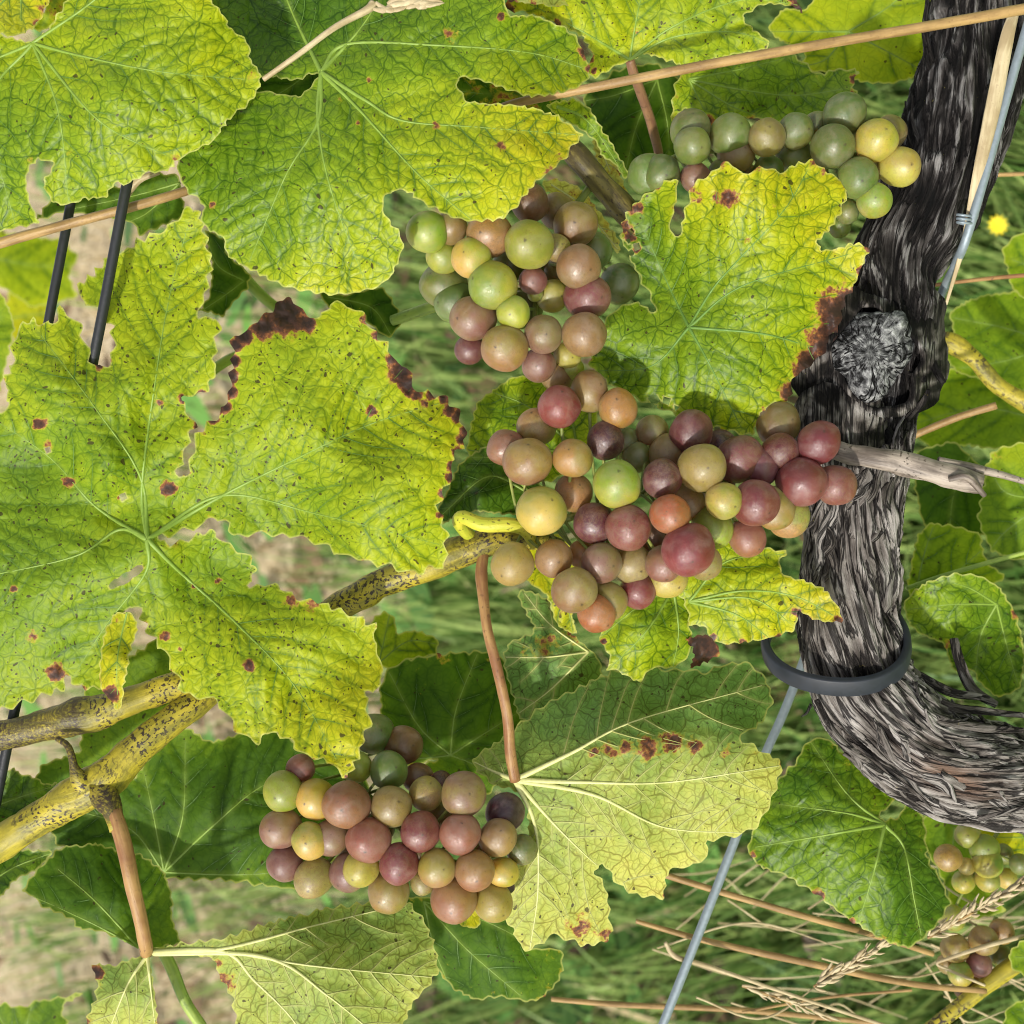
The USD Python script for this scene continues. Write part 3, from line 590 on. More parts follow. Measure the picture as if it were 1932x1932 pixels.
# frayed ends of bark standing off the trunk's sides
for k, pts in enumerate([[(1712, 790, 14, 9), (1740, 760, 8, 7), (1752, 735, 4, 4)], [(1735, 560, 20, 10), (1748, 640, 16, 9), (1762, 690, 12, 8), (1780, 722, 8, 7)], [(1720, 640, 20, 8), (1738, 690, 14, 8), (1742, 720, 10, 6)],
                         [(1720, 330, 22, 7), (1700, 270, 18, 5), (1697, 225, 16, 2)], [(1730, 320, 22, 6), (1712, 250, 18, 4), (1708, 190, 16, 1.5)], [(1745, 300, 24, 7), (1722, 230, 20, 4), (1722, 180, 18, 1.5)],
                         [(1760, 130, 30, 9), (1745, 60, 26, 7), (1750, 0, 24, 5)], [(1772, 200, 30, 7), (1752, 130, 28, 5), (1748, 90, 26, 2)],
                         [(1690, 1262, 26, 10), (1735, 1275, 22, 9), (1790, 1305, 22, 10), (1850, 1315, 26, 8)], [(1800, 1205, 34, 9), (1812, 1250, 30, 12), (1835, 1300, 30, 12), (1880, 1330, 30, 8)],
                         [(1530, 1330, 20, 5), (1522, 1345, 14, 3), (1512, 1352, 10, 1)], [(1700, 1300, 20, 9), (1760, 1352, 12, 11), (1840, 1372, 14, 9), (1930, 1378, 18, 6)], [(1720, 1290, 26, 8), (1790, 1332, 18, 9), (1860, 1342, 20, 8), (1960, 1352, 24, 5)], [(1660, 1330, 14, 6), (1720, 1400, 9, 8), (1800, 1440, 9, 6), (1860, 1445, 13, 3)], [(1540, 1320, 16, 6), (1580, 1390, 11, 8), (1640, 1440, 10, 6), (1700, 1482, 14, 3)], [(1745, 1480, 18, 8), (1790, 1530, 16, 6), (1830, 1548, 16, 3)], [(1690, 1430, 14, 7), (1730, 1490, 12, 5), (1760, 1530, 12, 2)],
                         [(1620, 1410, 14, 6), (1680, 1450, 11, 5), (1740, 1510, 12, 2)], [(1845, 1545, 16, 7), (1890, 1535, 14, 5), (1940, 1520, 14, 4)]]):
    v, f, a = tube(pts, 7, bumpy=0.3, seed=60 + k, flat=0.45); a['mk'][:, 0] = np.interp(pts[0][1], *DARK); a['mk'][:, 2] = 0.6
    add('bark_strip', v, f, M['bark'], trunk, a)
# the pruning wound: a cut stub pointing at the viewer over a swollen collar
def dome_part(cx, cy, d0, d1, rad, prof, seed, wob, radial=False):
    th = np.arange(72) * 2 * np.pi / 72; rows = []; lc = []; frs = []
    for (fr_, h) in prof:
        w = 1 + wob * (fbm(np.stack([np.cos(th) * 1.3, np.sin(th) * 1.3, 0 * th + fr_ * 1.2 + seed], 1), 4, seed) - 0.5) * 2
        x, y = cx + np.cos(th) * rad * fr_ * w, cy + np.sin(th) * rad * fr_ * w * 1.08
        dd = d0 + (d1 - d0) * h - 0.9 * (fbm(np.stack([x / 22, y / 22, 0 * x + seed], 1), 3, seed) - 0.5)
        rows.append(P(x, y, dd)); lc.append(np.stack([np.cos(th), np.sin(th), 0 * x + fr_], 1) if radial else np.stack([x / 100, y / 100, 0 * x + seed], 1)); frs.append(np.full(72, fr_))
    n, K = len(rows), 72; v = np.vstack(rows); i, j = np.meshgrid(np.arange(n - 1), np.arange(K), indexing='ij')
    qd = np.stack([i * K + j, (i + 1) * K + j, (i + 1) * K + (j + 1) % K, i * K + (j + 1) % K], -1).reshape(-1, 4)
    lc = np.vstack(lc); return v, np.vstack([qd[:, [0, 1, 2]], qd[:, [0, 2, 3]]]), {'lc': lc, 'mk': np.column_stack([np.full(len(v), 0.7), np.concatenate(frs) if radial else np.zeros(len(v)), noise(lc * 9, 5)])}
v, f, a = dome_part(1640, 672, 20, 3, 98, [(1.45, -0.3), (1.3, 0.0), (1.18, 0.25), (1.08, 0.45), (0.98, 0.62), (0.9, 0.74), (0.84, 0.78), (0.8, 0.74), (0.78, 0.66)], 4, 0.55); a['mk'][:, 0] = 0.5
add('pruning_collar', v, f, M['bark'], trunk, a)
v, f, a = dome_part(1641, 665, 14, 4.4, 80, [(1.0, 0.35), (0.98, 0.6), (0.94, 0.78), (0.87, 0.92), (0.78, 1.02), (0.66, 1.10), (0.54, 1.17), (0.42, 1.20), (0.3, 1.24), (0.18, 1.25), (0.08, 1.26), (0.004, 1.26)], 8, 0.42, True)
add('pruning_wound', v, f, M['stub'], trunk, a, label='round grey cut face of an old pruning stub on the trunk')
v, f, a = dome_part(1592, 800, 22, 7, 92, [(1.1, -0.1), (1.0, 0.3), (0.92, 0.6), (0.8, 0.82), (0.62, 0.95), (0.4, 1.0), (0.2, 1.01), (0.004, 1.02)], 15, 0.14); a['mk'][:, 0] = 0.3
add('swelling', v, f, M['bark'], trunk, a)

# black rubber tie round the trunk
q = np.linspace(0, 2 * np.pi, 120, endpoint=False); cR = P(1576, 1206, 24.0)
rx, ry = 138 * PX, 138 * PX
nrm = UP * math.cos(math.radians(38)) + FWD * -math.sin(math.radians(38)); nrm = nrm * 1.0 + RIGHT * -0.16; nrm /= np.linalg.norm(nrm)
e1 = np.cross(nrm, FWD); e1 /= np.linalg.norm(e1); e2 = np.cross(nrm, e1)
prof = [(-1.4, -2.8), (-1.0, -3.3), (0.5, -3.3), (1.0, -2.8), (1.25, 0), (1.0, 2.8), (0.5, 3.3), (-1.0, 3.3), (-1.4, 2.8), (-1.2, 0)]
rv = np.array([[cR + (rx + pr * 1e-3) * (math.cos(t) * e1 + math.sin(t) * e2) * (1 + 0.03 * math.sin(3 * t + 1)) + nrm * (ph * 1e-3 + 0.0006 * math.sin(2 * t)) for pr, ph in prof] for t in q])
K = len(prof); i, j = np.meshgrid(np.arange(120), np.arange(K), indexing='ij')
qd = np.stack([i * K + j, ((i + 1) % 120) * K + j, ((i + 1) % 120) * K + (j + 1) % K, i * K + (j + 1) % K], -1).reshape(-1, 4)
t = thing('vine_tie', 'loose black rubber tie band looped around the grey part of the vine trunk', 'vine tie', cR)
add('band', rv.reshape(-1, 3), np.vstack([qd[:, [0, 1, 2]], qd[:, [0, 2, 3]]]), M['rubber'], t)

# ------------------------------------------------------------------ wires
t = cane('fruiting_wire', 'galvanised wire running behind the vine trunk past the black tie', 'wire', [(2010, -180, 2, 9), (1932, 70, 5, 9), (1835, 412, 9, 9), (1802, 500, 20, 9), (1768, 575, 36, 9), (1640, 900, 56, 9), (1500, 1290, 50, 9.5), (1437, 1440, 44, 9.5), (1385, 1590, 40, 9.5), (1250, 1935, 36, 9.5), (1180, 2110, 36, 9.5)], 'zinc', 12, 0.02, part='wire')
for k in range(3):
    yy = 405 + k * 7; v = [(1820 + 14 * math.cos(x) + 0 * x, yy + 5 * math.cos(x) * 0.5 + 0.9 * x, 9 - 2.0 * math.sin(x), 2.6) for x in np.linspace(0, 6.28, 24)]
    v, f, a = tube(v, 7, n=40); add('wire_wrap', v, f, M['zinc'], t)
cane('trellis_wire', 'black trellis wire crossing in front of the torn leaf lobe, right of the pair', 'wire', [(300, 60, -2, 10), (240, 345, 0, 10), (180, 660, 3, 10), (115, 960, 12, 10), (30, 1330, 14, 10), (-40, 1680, 14, 10)], 'black_wire', 12, 0.02, part='wire')
cane('trellis_wire', 'black trellis wire farther left, ending behind the leaf below the dry straw', 'wire', [(190, 60, 20, 9.5), (135, 375, 20, 9.5), (92, 605, 20, 9.5), (40, 900, 22, 9.5), (-50, 1400, 22, 9.5)], 'black_wire', 12, 0.02, part='wire')

# ------------------------------------------------------------------ canes and dry stems
c1 = cane('vine_cane', 'yellow black-specked cane with a swollen node at the lower left edge', 'vine cane', [(-120, 1665, 6, 34), (0, 1592, 6, 33), (90, 1535, 5, 33), (165, 1490, 4, 40), (205, 1465, 4, 38), (250, 1420, 5, 32), (330, 1355, 8, 30), (420, 1285, 14, 29), (520, 1215, 18, 28), (640, 1145, 16, 27), (690, 1118, 13, 31), (720, 1100, 12, 27), (800, 1070, 9, 30), (870, 1040, 8, 30), (925, 1022, 7, 27), (980, 1015, 9, 22), (1060, 1030, 14, 14)], 'cane', 20, 0.17, 3,
         dark=([0, 0.1, 0.72, 0.78, 0.86, 0.92, 1], [0.0, 0.05, 0.05, 0.3, 0.45, 0.4, 0.4]))
v, f, a = tube([(172, 1490, 3, 30), (152, 1472, 0, 20), (140, 1448, -1, 9), (135, 1425, -1, 7), (126, 1405, 0, 6.5), (108, 1394, 2, 5)], 9, bumpy=0.1, seed=5, dark=([0, 0.25, 0.4, 1], [0, 0.2, 1, 1])); add('tendril', v, f, M['cane'], c1, a)
v, f, a = tube([(190, 1488, 2, 30), (203, 1512, -1, 25), (211, 1526, -3, 20), (216, 1545, -4, 16), (222, 1565, -5, 15)], 10, bumpy=0.18, seed=6, dark=([0, 0.3, 0.7, 1], [0.2, 1, 0.9, 0.1])); add('node', v, f, M['cane'], c1, a)
cane('vine_cane', 'darker cane crossing above the forked yellow cane at the left edge', 'vine cane', [(-100, 1408, 12, 29), (0, 1388, 10, 29), (90, 1368, 9, 30), (150, 1350, 8, 36), (185, 1345, 8, 34), (240, 1325, 8, 28), (340, 1290, 10, 27), (430, 1262, 16, 24)], 'cane', 20, 0.18, 8, dark=([0, 0.35, 0.45, 0.5, 0.62, 1], [0.9, 0.75, 0.9, 0.3, 0.1, 0.1]))
cane('vine_cane', 'dark mossy cane stub behind the upper grape bunch', 'vine cane', [(1050, 250, 24, 18), (1085, 290, 20, 24), (1115, 325, 20, 24), (1150, 365, 20, 25), (1180, 398, 20, 26), (1200, 425, 22, 22), (1240, 470, 30, 18)], 'mossy', 14, 0.15, 9, dark=([0, 0.15, 0.3, 0.9, 1], [0.9, 0.8, 0.15, 0.3, 0.9]))
cane('dry_stem', 'long tan dry stem slanting across the top right onto the trunk', 'dry stem', [(930, 208, 8, 7.5), (985, 192, 0, 8.5), (1120, 165, -8, 8.5), (1320, 125, -12, 9), (1560, 82, -12, 9), (1760, 48, -10, 9.5), (1932, 17, -8, 10), (2080, -10, -6, 10)], 'straw', 12, 0.05, 10)
cane('dry_stem', 'tan dry straw slanting in front of the black wires at the left edge', 'dry stem', [(-90, 492, 12, 10), (0, 459, 10, 10), (120, 425, 8, 9.5), (240, 393, 6, 9), (345, 362, 8, 9), (470, 320, 16, 8)], 'straw', 10, 0.05, 11)
cane('dry_stem', 'short pale straw between two leaves above the black wire', 'dry stem', [(235, 372, 16, 8), (262, 340, 14, 7), (300, 325, 14, 5)], 'straw_pale', 9, 0.08, 12)
t = cane('dry_stem', 'thin cream grass stalk with husky head lying over the large top leaf', 'dry stem', [(497, 150, -20, 4.5), (560, 105, -22, 5), (630, 53, -22, 5.5), (690, 20, -21, 7), (705, 8, -20, 9)], 'straw_pale', 9, 0.08, 13)
for k in range(16):
    u = r_.random(); x0, y0 = 700 + 90 * u, 10 - 8 * u
    v, f, a = tube([(x0, y0 + r_.uniform(-8, 8), -21 + r_.uniform(-1, 1), 3), (x0 + 22, y0 + r_.uniform(-12, 12), -22, 6), (x0 + 55, y0 + r_.uniform(-14, 10), -21, 1)], 6, seed=k, flat=0.5); add('husk', v, f, M['straw_pale'], t, a)
cane('dry_stem', 'flat pale straw blade lying along the galvanised wire on the trunk', 'dry stem', [(1916, 15, 6, 9), (1898, 80, 4, 14), (1872, 210, 5, 15), (1845, 330, 7, 11), (1818, 460, 13, 6), (1785, 575, 26, 3)], 'straw_pale', 10, 0.06, 14, flat=0.4)
t = cane('dead_twig', 'grey split dead twig sticking out across the trunk beside the central bunch', 'twig', [(1560, 842, 6, 19), (1600, 856, 3, 20), (1680, 868, 0, 22), (1750, 886, -2, 23), (1800, 900, -3, 22), (1852, 914, -4, 19)], 'twig', 12, 0.22, 15, flat=0.7)
v, f, a = tube([(1770, 870, -2, 9), (1850, 886, -2, 8), (1932, 908, -2, 6), (1990, 930, -2, 5)], 8, bumpy=0.15, seed=16); add('splinter', v, f, M['twig'], t, a)
v, f, a = tube([(1790, 905, -6, 5), (1825, 900, -7, 7), (1858, 935, -5, 5)], 7, bumpy=0.3, seed=17); add('splinter', v, f, M['twig'], t, a)
for k, (lab, pts, mt) in enumerate([
    ('upper of the straw stems crossing the grass below the veined pale leaf', [(1220, 1640, 40, 6.5), (1353, 1681, 40, 7), (1529, 1732, 40, 7), (1646, 1763, 44, 7), (1760, 1800, 50, 6)], 'straw'),
    ('long straw stem crossing behind the wire below the veined pale leaf', [(1200, 1738, 50, 5), (1333, 1775, 50, 7), (1529, 1818, 50, 8), (1724, 1857, 52, 7), (1860, 1870, 55, 6)], 'straw'),
    ('pale bleached forked twig behind the wire near the bottom edge', [(1255, 1778, 40, 4), (1275, 1805, 40, 6), (1333, 1822, 42, 5), (1490, 1876, 46, 4), (1670, 1935, 50, 4)], 'straw_pale'),
    ('thin straw lying along the bottom edge under the wire', [(1040, 1885, 90, 6), (1180, 1896, 90, 7), (1400, 1906, 90, 7), (1650, 1930, 90, 6)], 'straw'),
    ('thin bent straw arch in front of the lower right bunch', [(1932, 1766, 60, 5), (1860, 1785, 58, 5), (1790, 1808, 58, 4), (1768, 1818, 58, 3.5), (1790, 1830, 58, 3.5), (1860, 1860, 60, 3)], 'straw_pale'),
    ('thin olive stalk slanting across the grass at the bottom right', [(1400, 1910, 70, 3), (1560, 1882, 70, 3.5), (1720, 1868, 70, 3.5)], 'straw'),
    ('reddish thin stem crossing right of the trunk, lower one', [(1760, 538, 60, 4), (1850, 527, 60, 4.5), (1960, 517, 60, 5)], 'petiole'),
    ('faint tan stem at the right edge above the yellow flower', [(1880, 330, 90, 5), (1960, 327, 90, 5)], 'straw'),
    ('thin olive stem slanting right of the trunk below the twig', [(1710, 1110, 60, 5), (1800, 1080, 62, 5), (1960, 1035, 64, 5)], 'petiole_green'),
    ('buff stem slanting up to a node right of the trunk', [(1700, 832, 56, 8), (1800, 790, 50, 8), (1880, 765, 46, 8)], 'straw'),
    ]):
    cane('dry_stem', lab, 'dry stem', pts, mt, 8, 0.08, 30 + k)
def seed_head(label, p0, p1, w, d, n, seed):
    r = np.random.default_rng(seed); t = thing('grass_head', label, 'grass head', P(p0[0], p0[1], d)); p0, p1 = np.array(p0, float), np.array(p1, float)
    v, f, a = tube([(*p0, d, 3), (*p1, d, 2)], 6); add('stem', v, f, M['straw'], t, a)
    dr = (p1 - p0) / np.linalg.norm(p1 - p0); nr = np.array([-dr[1], dr[0]])
    for k in range(n):
        u = (k + r.random()) / n; sd = r.uniform(-1, 1); ww = w * (0.5 + 0.5 * math.sin(math.pi * min(1, u * 0.9 + 0.15)))
        b = p0 + (p1 - p0) * u + nr * sd * ww * 0.25; e = b + dr * r.uniform(12, 34) + nr * sd * ww * r.uniform(0.3, 1.5); mdl = (b + e) / 2 + nr * sd * 2
        dd = d + r.uniform(-1.5, 1.5)
        v, f, a = tube([(*b, dd, 2), (*mdl, dd - 0.5, r.uniform(2.0, 4.6)), (*e, dd - 1, 0.8)], 6, n=7, seed=k); add('spikelet', v, f, M['straw_pale'], t, a)
seed_head('fat cream grass seed head in the lower right grass, left of the smaller bunches', (1535, 1862), (1668, 1782), 17, 36, 60, 1)
seed_head('longer cream seed head slanting to the right edge between the two small bunches', (1750, 1770), (1960, 1650), 18, 44, 80, 2)
seed_head('thin brown seed head trailing along the bottom edge of the grass', (1400, 1860), (1560, 1915), 12, 60, 40, 3)

r2 = np.random.default_rng(77); tb = []
for k in range(34):
    x0, y0 = r2.uniform(1180, 1900), r2.uniform(1640, 1960); an = r2.normal(0.12, 0.35); L = r2.uniform(120, 420); d0 = r2.uniform(60, 260); bend = r2.normal(0, 40)
    tb.append(tube([(x0, y0, d0, 2.4), (x0 + L * 0.5 * math.cos(an) - bend * math.sin(an), y0 + L * 0.5 * math.sin(an) + bend, d0 + 8, 2.8), (x0 + L * math.cos(an), y0 + L * math.sin(an), d0 + 14, 1.2)], 5, n=14, seed=k, cap=False))
v, f, a = join(tb); tag(add('dry_grass', v, f, M['straw_pale'], attrs=a), 'tangle of thin pale dry grass in the lower right, behind the wire', 'dry grass', kind='stuff')
# small yellow flower out in the grass
t = thing('yellow_flower', 'small blurred yellow flower in the grass right of the trunk', 'flower', P(1882, 425, 420))
for k in range(11):
    an = k * 2 * math.pi / 11; c0 = P(1882, 425, 420); e = RIGHT * math.cos(an) + UP * math.sin(an); n2 = np.cross(e, FWD); L = 0.0072
    pv = np.array([c0, c0 + e * L * 0.5 + n2 * L * 0.22 - FWD * 0.001, c0 + e * L - FWD * 0.0005, c0 + e * L * 0.5 - n2 * L * 0.22 - FWD * 0.001]); add('petal', pv, np.array([[0, 1, 2], [0, 2, 3]]), M['flower'], t)
v, f, a = tube([(1882, 425, 421, 4), (1960, 440, 470, 4), (2080, 445, 560, 4)], 6); add('stem', v, f, M['petiole_green'], t, a)
# ------------------------------------------------------------------ leaves, nearest first
leaf('large pale lime leaf with finely puckered surface filling the top left corner',
     [(62, 80), (88, 62), (108, 25), (130, -5), (165, -90), (250, -150), (340, -110), (392, -5), (424, 28), (435, 55), (470, 78), (472, 112), (492, 138), (494, 158), (470, 198), (430, 226), (402, 268), (365, 286), (332, 302), (322, 322), (268, 330), (250, 346), (214, 346), (203, 374), (160, 376), (128, 388), (98, 384), (86, 362), (82, 340), (104, 308), (70, 300), (52, 322), (48, 352), (62, 396), (78, 420), (40, 428), (0, 436), (-80, 450), (-160, 330), (-180, 120), (-90, 50), (-10, 62)],
     (62, 82), [[(150, 105), (300, 135), (490, 152)], [(190, 230), (330, 300)], [(110, 210), (130, 385)], [(200, -20), (280, -150)], [(-20, 200), (30, 430)], [(-60, 140), (-170, 250)]],
     [(62, 82, -10), (300, 120, -24), (490, 150, -14), (400, 0, -20), (330, 300, -16), (130, 380, -10), (200, 230, -22), (20, 430, -2), (20, 280, -10), (-150, 200, -6), (250, -140, -14), (470, 60, -12)],
     [(62, 82, 0.58), (250, 150, 0.54), (450, 100, 0.68), (320, 300, 0.62), (110, 380, 0.60), (30, 380, 0.5), (0, 300, 0.38), (430, 30, 0.70)], seed=11, teeth=(26, 6), brown=[(478, 140, 16, 0.45), (130, 290, 10, 0.35), (60, 300, 14, 0.35), (330, 298, 12, 0.4), (440, 40, 14, 0.35)], crinkle=1.25, spacing=4.5)
leaf('big lime leaf with a yellow lower-right tip hanging over the upper grape bunch',
     [(380, -60), (408, 40), (440, 80), (444, 115), (462, 146), (512, 146), (560, 152), (596, 138), (604, 140), (580, 168), (566, 180), (535, 180), (500, 168), (440, 190), (400, 222), (372, 262), (330, 285), (338, 335), (352, 365), (372, 372), (386, 388), (378, 410), (392, 436), (420, 446), (430, 485), (458, 500), (510, 530), (560, 548), (612, 556), (662, 554), (712, 544), (742, 518), (752, 490), (763, 470), (755, 438), (728, 408), (722, 385), (735, 360), (768, 360), (800, 384), (850, 410), (900, 419), (948, 414), (982, 382), (1008, 350), (1040, 322), (1068, 300), (1078, 280), (1103, 255), (1080, 238), (1050, 216), (1010, 203), (960, 197), (884, 192), (866, 168), (862, 146), (900, 150), (950, 167), (1000, 184), (1060, 176), (1104, 160), (1116, 130), (1100, 100), (1090, 70), (1060, 48), (1010, 28), (960, 30), (940, -40), (850, -130), (620, -160)],
     (606, 137), [[(655, 84), (690, 40), (740, -40)], [(655, 84), (830, 86), (1000, 100), (1105, 130)], [(550, 20), (510, -90)], [(690, 190), (760, 228), (900, 240), (1095, 255)], [(600, 230), (625, 360), (690, 535)], [(680, 210), (790, 330), (890, 415)], [(490, 225), (355, 330)], [(600, 230), (540, 330), (470, 495)]],
     [(606, 137, -4), (480, 150, 0), (430, 0, 4), (620, -100, 2), (500, 60, 8), (800, 40, -8), (1100, 120, -2), (960, 60, -6), (870, 160, -12), (960, 300, -24), (1095, 255, -16), (750, 300, -16), (890, 412, -19), (600, 330, -18), (690, 540, -12), (740, 470, -14), (470, 480, -6), (360, 330, -2), (430, 250, -4)],
     [(606, 137, 0.42), (480, 40, 0.20), (560, 30, 0.15), (700, 20, 0.28), (850, 60, 0.38), (1000, 110, 0.55), (440, 260, 0.34), (540, 280, 0.42), (620, 350, 0.52), (700, 250, 0.52), (640, 520, 0.74), (400, 330, 0.40), (850, 350, 0.70), (980, 260, 0.9), (1060, 270, 0.96), (940, 390, 0.8), (820, 230, 0.68), (740, 400, 0.66), (1090, 80, 0.5)], seed=12, teeth=(24, 5),
     brown=[(1035, 318, 24, 0.42), (1060, 300, 18, 0.45), (945, 275, 14, 0.6), (905, 255, 8, 0.5), (822, 235, 12, 0.6), (1108, 100, 20, 0.85), (1112, 130, 12, 0.7), (400, 385, 12, 0.7), (700, 75, 4, 0.4), (675, 230, 9, 0.5), (695, 150, 8, 0.5), (640, 188, 8, 0.45), (850, 65, 20, 0.5), (945, 30, 12, 0.7)], crinkle=1.2, spacing=4.5, vein_r=5.2)
leaf('biggest lobed leaf at the left centre, torn and browned at its right lobe',
     [(186, 694), (206, 690), (214, 660), (210, 620), (190, 590), (166, 572), (146, 560), (150, 532), (168, 524), (192, 500), (212, 478), (240, 472), (262, 450), (284, 442), (310, 436), (340, 402), (360, 388), (376, 396), (388, 440), (400, 490), (392, 545), (372, 602), (408, 594), (416, 622), (404, 680), (409, 702), (392, 738), (364, 750), (352, 744), (340, 756), (356, 774), (370, 800), (360, 822), (346, 862), (338, 900), (352, 902), (362, 850), (374, 812), (400, 792), (424, 770), (432, 742), (434, 706), (440, 672), (436, 645), (442, 632), (470, 622), (484, 602), (508, 590), (520, 574), (543, 558), (560, 574), (586, 598), (604, 600), (618, 572), (650, 570), (688, 594), (702, 620), (730, 650), (746, 684), (764, 688), (772, 700), (785, 738), (830, 742), (856, 762), (876, 800), (878, 838), (852, 866), (855, 900), (836, 930), (830, 970), (846, 1002), (838, 1076), (815, 1068), (790, 1086), (750, 1076), (700, 1062), (640, 1046), (590, 1022), (550, 1012), (490, 1008), (440, 1014), (426, 986), (400, 976), (384, 990), (345, 1006), (300, 1012), (304, 1024), (345, 1022), (380, 1004), (410, 1002), (428, 1028), (462, 1040), (486, 1066), (472, 1096), (468, 1108), (520, 1100), (560, 1128), (620, 1140), (680, 1166), (712, 1182), (704, 1210), (720, 1240), (722, 1292), (690, 1310), (702, 1362), (690, 1386), (680, 1420), (658, 1470), (645, 1462), (620, 1438), (592, 1430), (562, 1420), (548, 1398), (502, 1380), (490, 1406), (442, 1378), (422, 1340), (405, 1322), (345, 1310), (322, 1256), (312, 1228), (282, 1204), (262, 1152), (245, 1140), (215, 1220), (192, 1300), (150, 1300), (130, 1276), (120, 1300), (60, 1322), (0, 1342), (-160, 1320), (-260, 1050), (-180, 830), (-60, 780), (10, 772), (20, 760), (6, 738), (10, 706), (26, 690), (20, 652), (38, 612), (60, 600), (96, 614), (110, 580), (130, 592), (156, 620), (164, 660)],
     (278, 1018), [[(268, 920), (290, 740), (320, 560), (362, 400)], [(420, 935), (550, 870), (700, 800), (870, 750)], [(420, 935), (600, 970), (840, 1030)], [(180, 955), (90, 860), (-60, 760)], [(265, 900), (180, 770), (60, 610)], [(225, 1000), (140, 1050), (-40, 1090), (-200, 1120)], [(340, 1080), (450, 1180), (560, 1300), (652, 1465)], [(275, 1080), (200, 1180), (130, 1290)]],
     [(278, 1018, -6), (200, 520, 9), (280, 440, 8), (362, 395, 4), (390, 560, 2), (300, 700, -6), (190, 700, -1), (60, 620, 3), (110, 720, -8), (20, 740, 0), (380, 740, -2), (200, 880, -12), (345, 860, -4), (60, 830, 0), (-150, 900, 6), (600, 830, -14), (720, 900, -17), (450, 680, -4), (545, 570, 6), (520, 620, -2), (650, 600, -6), (770, 700, -2), (865, 800, -6), (838, 1060, -4), (600, 1010, -2), (420, 1000, 2), (400, 1050, 6), (480, 1070, 8), (560, 1200, -8), (720, 1240, -2), (500, 1280, -14), (652, 1465, -20), (640, 1350, -18), (420, 1320, -8), (280, 1160, -2), (100, 1250, 4), (40, 1100, -4), (-100, 1200, 4), (180, 1180, 0), (150, 1050, -6), (800, 800, -12), (220, 960, 2), (340, 960, 2), (560, 900, -4), (700, 810, -4), (500, 1000, 4), (680, 1000, -15), (420, 1150, -1), (560, 1300, -9), (90, 880, 6), (270, 800, -3), (240, 720, -9)],
     [(278, 1018, 0.52), (280, 440, 0.66), (350, 560, 0.68), (330, 700, 0.62), (100, 680, 0.64), (60, 740, 0.58), (180, 820, 0.5), (300, 850, 0.56), (330, 650, 0.66), (600, 720, 0.66), (520, 800, 0.62), (700, 900, 0.62), (800, 850, 0.70), (840, 1000, 0.72), (600, 980, 0.56), (500, 950, 0.50), (700, 1040, 0.66), (60, 900, 0.36), (30, 1050, 0.42), (180, 1080, 0.46), (100, 1200, 0.48), (80, 1300, 0.62), (430, 1070, 0.44), (330, 1090, 0.5), (450, 1200, 0.60), (600, 1200, 0.66), (560, 1330, 0.78), (640, 1420, 0.88), (700, 1300, 0.84), (340, 1240, 0.76), (820, 800, 0.82)], look='leaf_specked', seed=13, teeth=(36, 11), spacing=4.7, crinkle=1.1,
     brown=[(540, 590, 52, 1.1), (580, 612, 22, 1.0), (500, 615, 30, 1.1), (460, 635, 22, 1.1), (444, 650, 20, 1.1), (440, 680, 18, 1.1), (437, 710, 18, 1.1), (434, 740, 17, 1.0), (424, 768, 17, 1.0), (402, 790, 16, 1.0), (375, 805, 15, 0.9), (360, 850, 8, 0.9), (345, 890, 9, 0.9), (318, 922, 20, 0.9), (380, 745, 14, 0.8), (345, 752, 12, 0.8), (300, 760, 10, 0.6), (186, 690, 14, 0.8), (208, 680, 8, 0.7), (700, 775, 16, 0.75), (755, 700, 30, 1.0), (742, 676, 18, 1.0), (770, 725, 24, 1.0), (786, 745, 16, 0.9), (815, 744, 14, 0.9), (838, 752, 15, 0.9), (866, 785, 18, 0.95), (878, 815, 16, 0.95), (866, 856, 16, 0.9), (852, 900, 16, 0.9), (842, 950, 14, 0.8), (712, 632, 14, 0.8), (772, 735, 20, 0.8), (850, 770, 20, 0.85), (874, 830, 18, 0.9), (850, 880, 16, 0.8), (835, 930, 14, 0.8), (690, 600, 16, 0.7), (75, 800, 18, 0.8), (130, 910, 16, 0.8), (90, 840, 12, 0.6), (225, 940, 10, 0.6), (410, 1095, 12, 0.5), (470, 1255, 18, 0.75), (310, 1200, 14, 0.75), (105, 1270, 22, 0.9), (60, 1200, 16, 0.6), (720, 1180, 12, 0.7), (655, 1465, 9, 0.7), (620, 1285, 9, 0.5), (550, 1130, 22, 0.55), (590, 1140, 18, 0.6), (155, 1300, 12, 0.8), (25, 1110, 10, 0.6), (365, 1106, 9, 0.6), (830, 970, 12, 0.7), (340, 1225, 8, 0.6), (800, 760, 14, 0.6)], edge=0.30, vein_r=5.0, holes=[[(205, 1106), (222, 1092), (246, 1078), (268, 1066), (270, 1072), (250, 1090), (222, 1106), (208, 1111)], [(224, 936), (236, 930), (240, 940), (230, 946)], [(84, 846), (94, 842), (96, 852), (88, 856)]])
leaf('narrow curled yellow lobe hanging below the big torn leaf', [(232, 1150), (252, 1160), (262, 1178), (246, 1230), (236, 1290), (226, 1340), (220, 1342), (206, 1318), (190, 1300), (187, 1250), (194, 1200), (212, 1160)], (240, 1155), [[(222, 1240), (222, 1335)]],
     [(240, 1155, -2), (190, 1260, -4), (222, 1250, -14), (246, 1230, -9), (222, 1340, -6)], [(222, 1200, 0.8), (222, 1320, 0.95)], 'leaf_specked', [(210, 1310, 22, 0.9), (222, 1170, 10, 0.6)], 0.3, 4, (20, 4), 14, 0.6, vein_r=2.5)
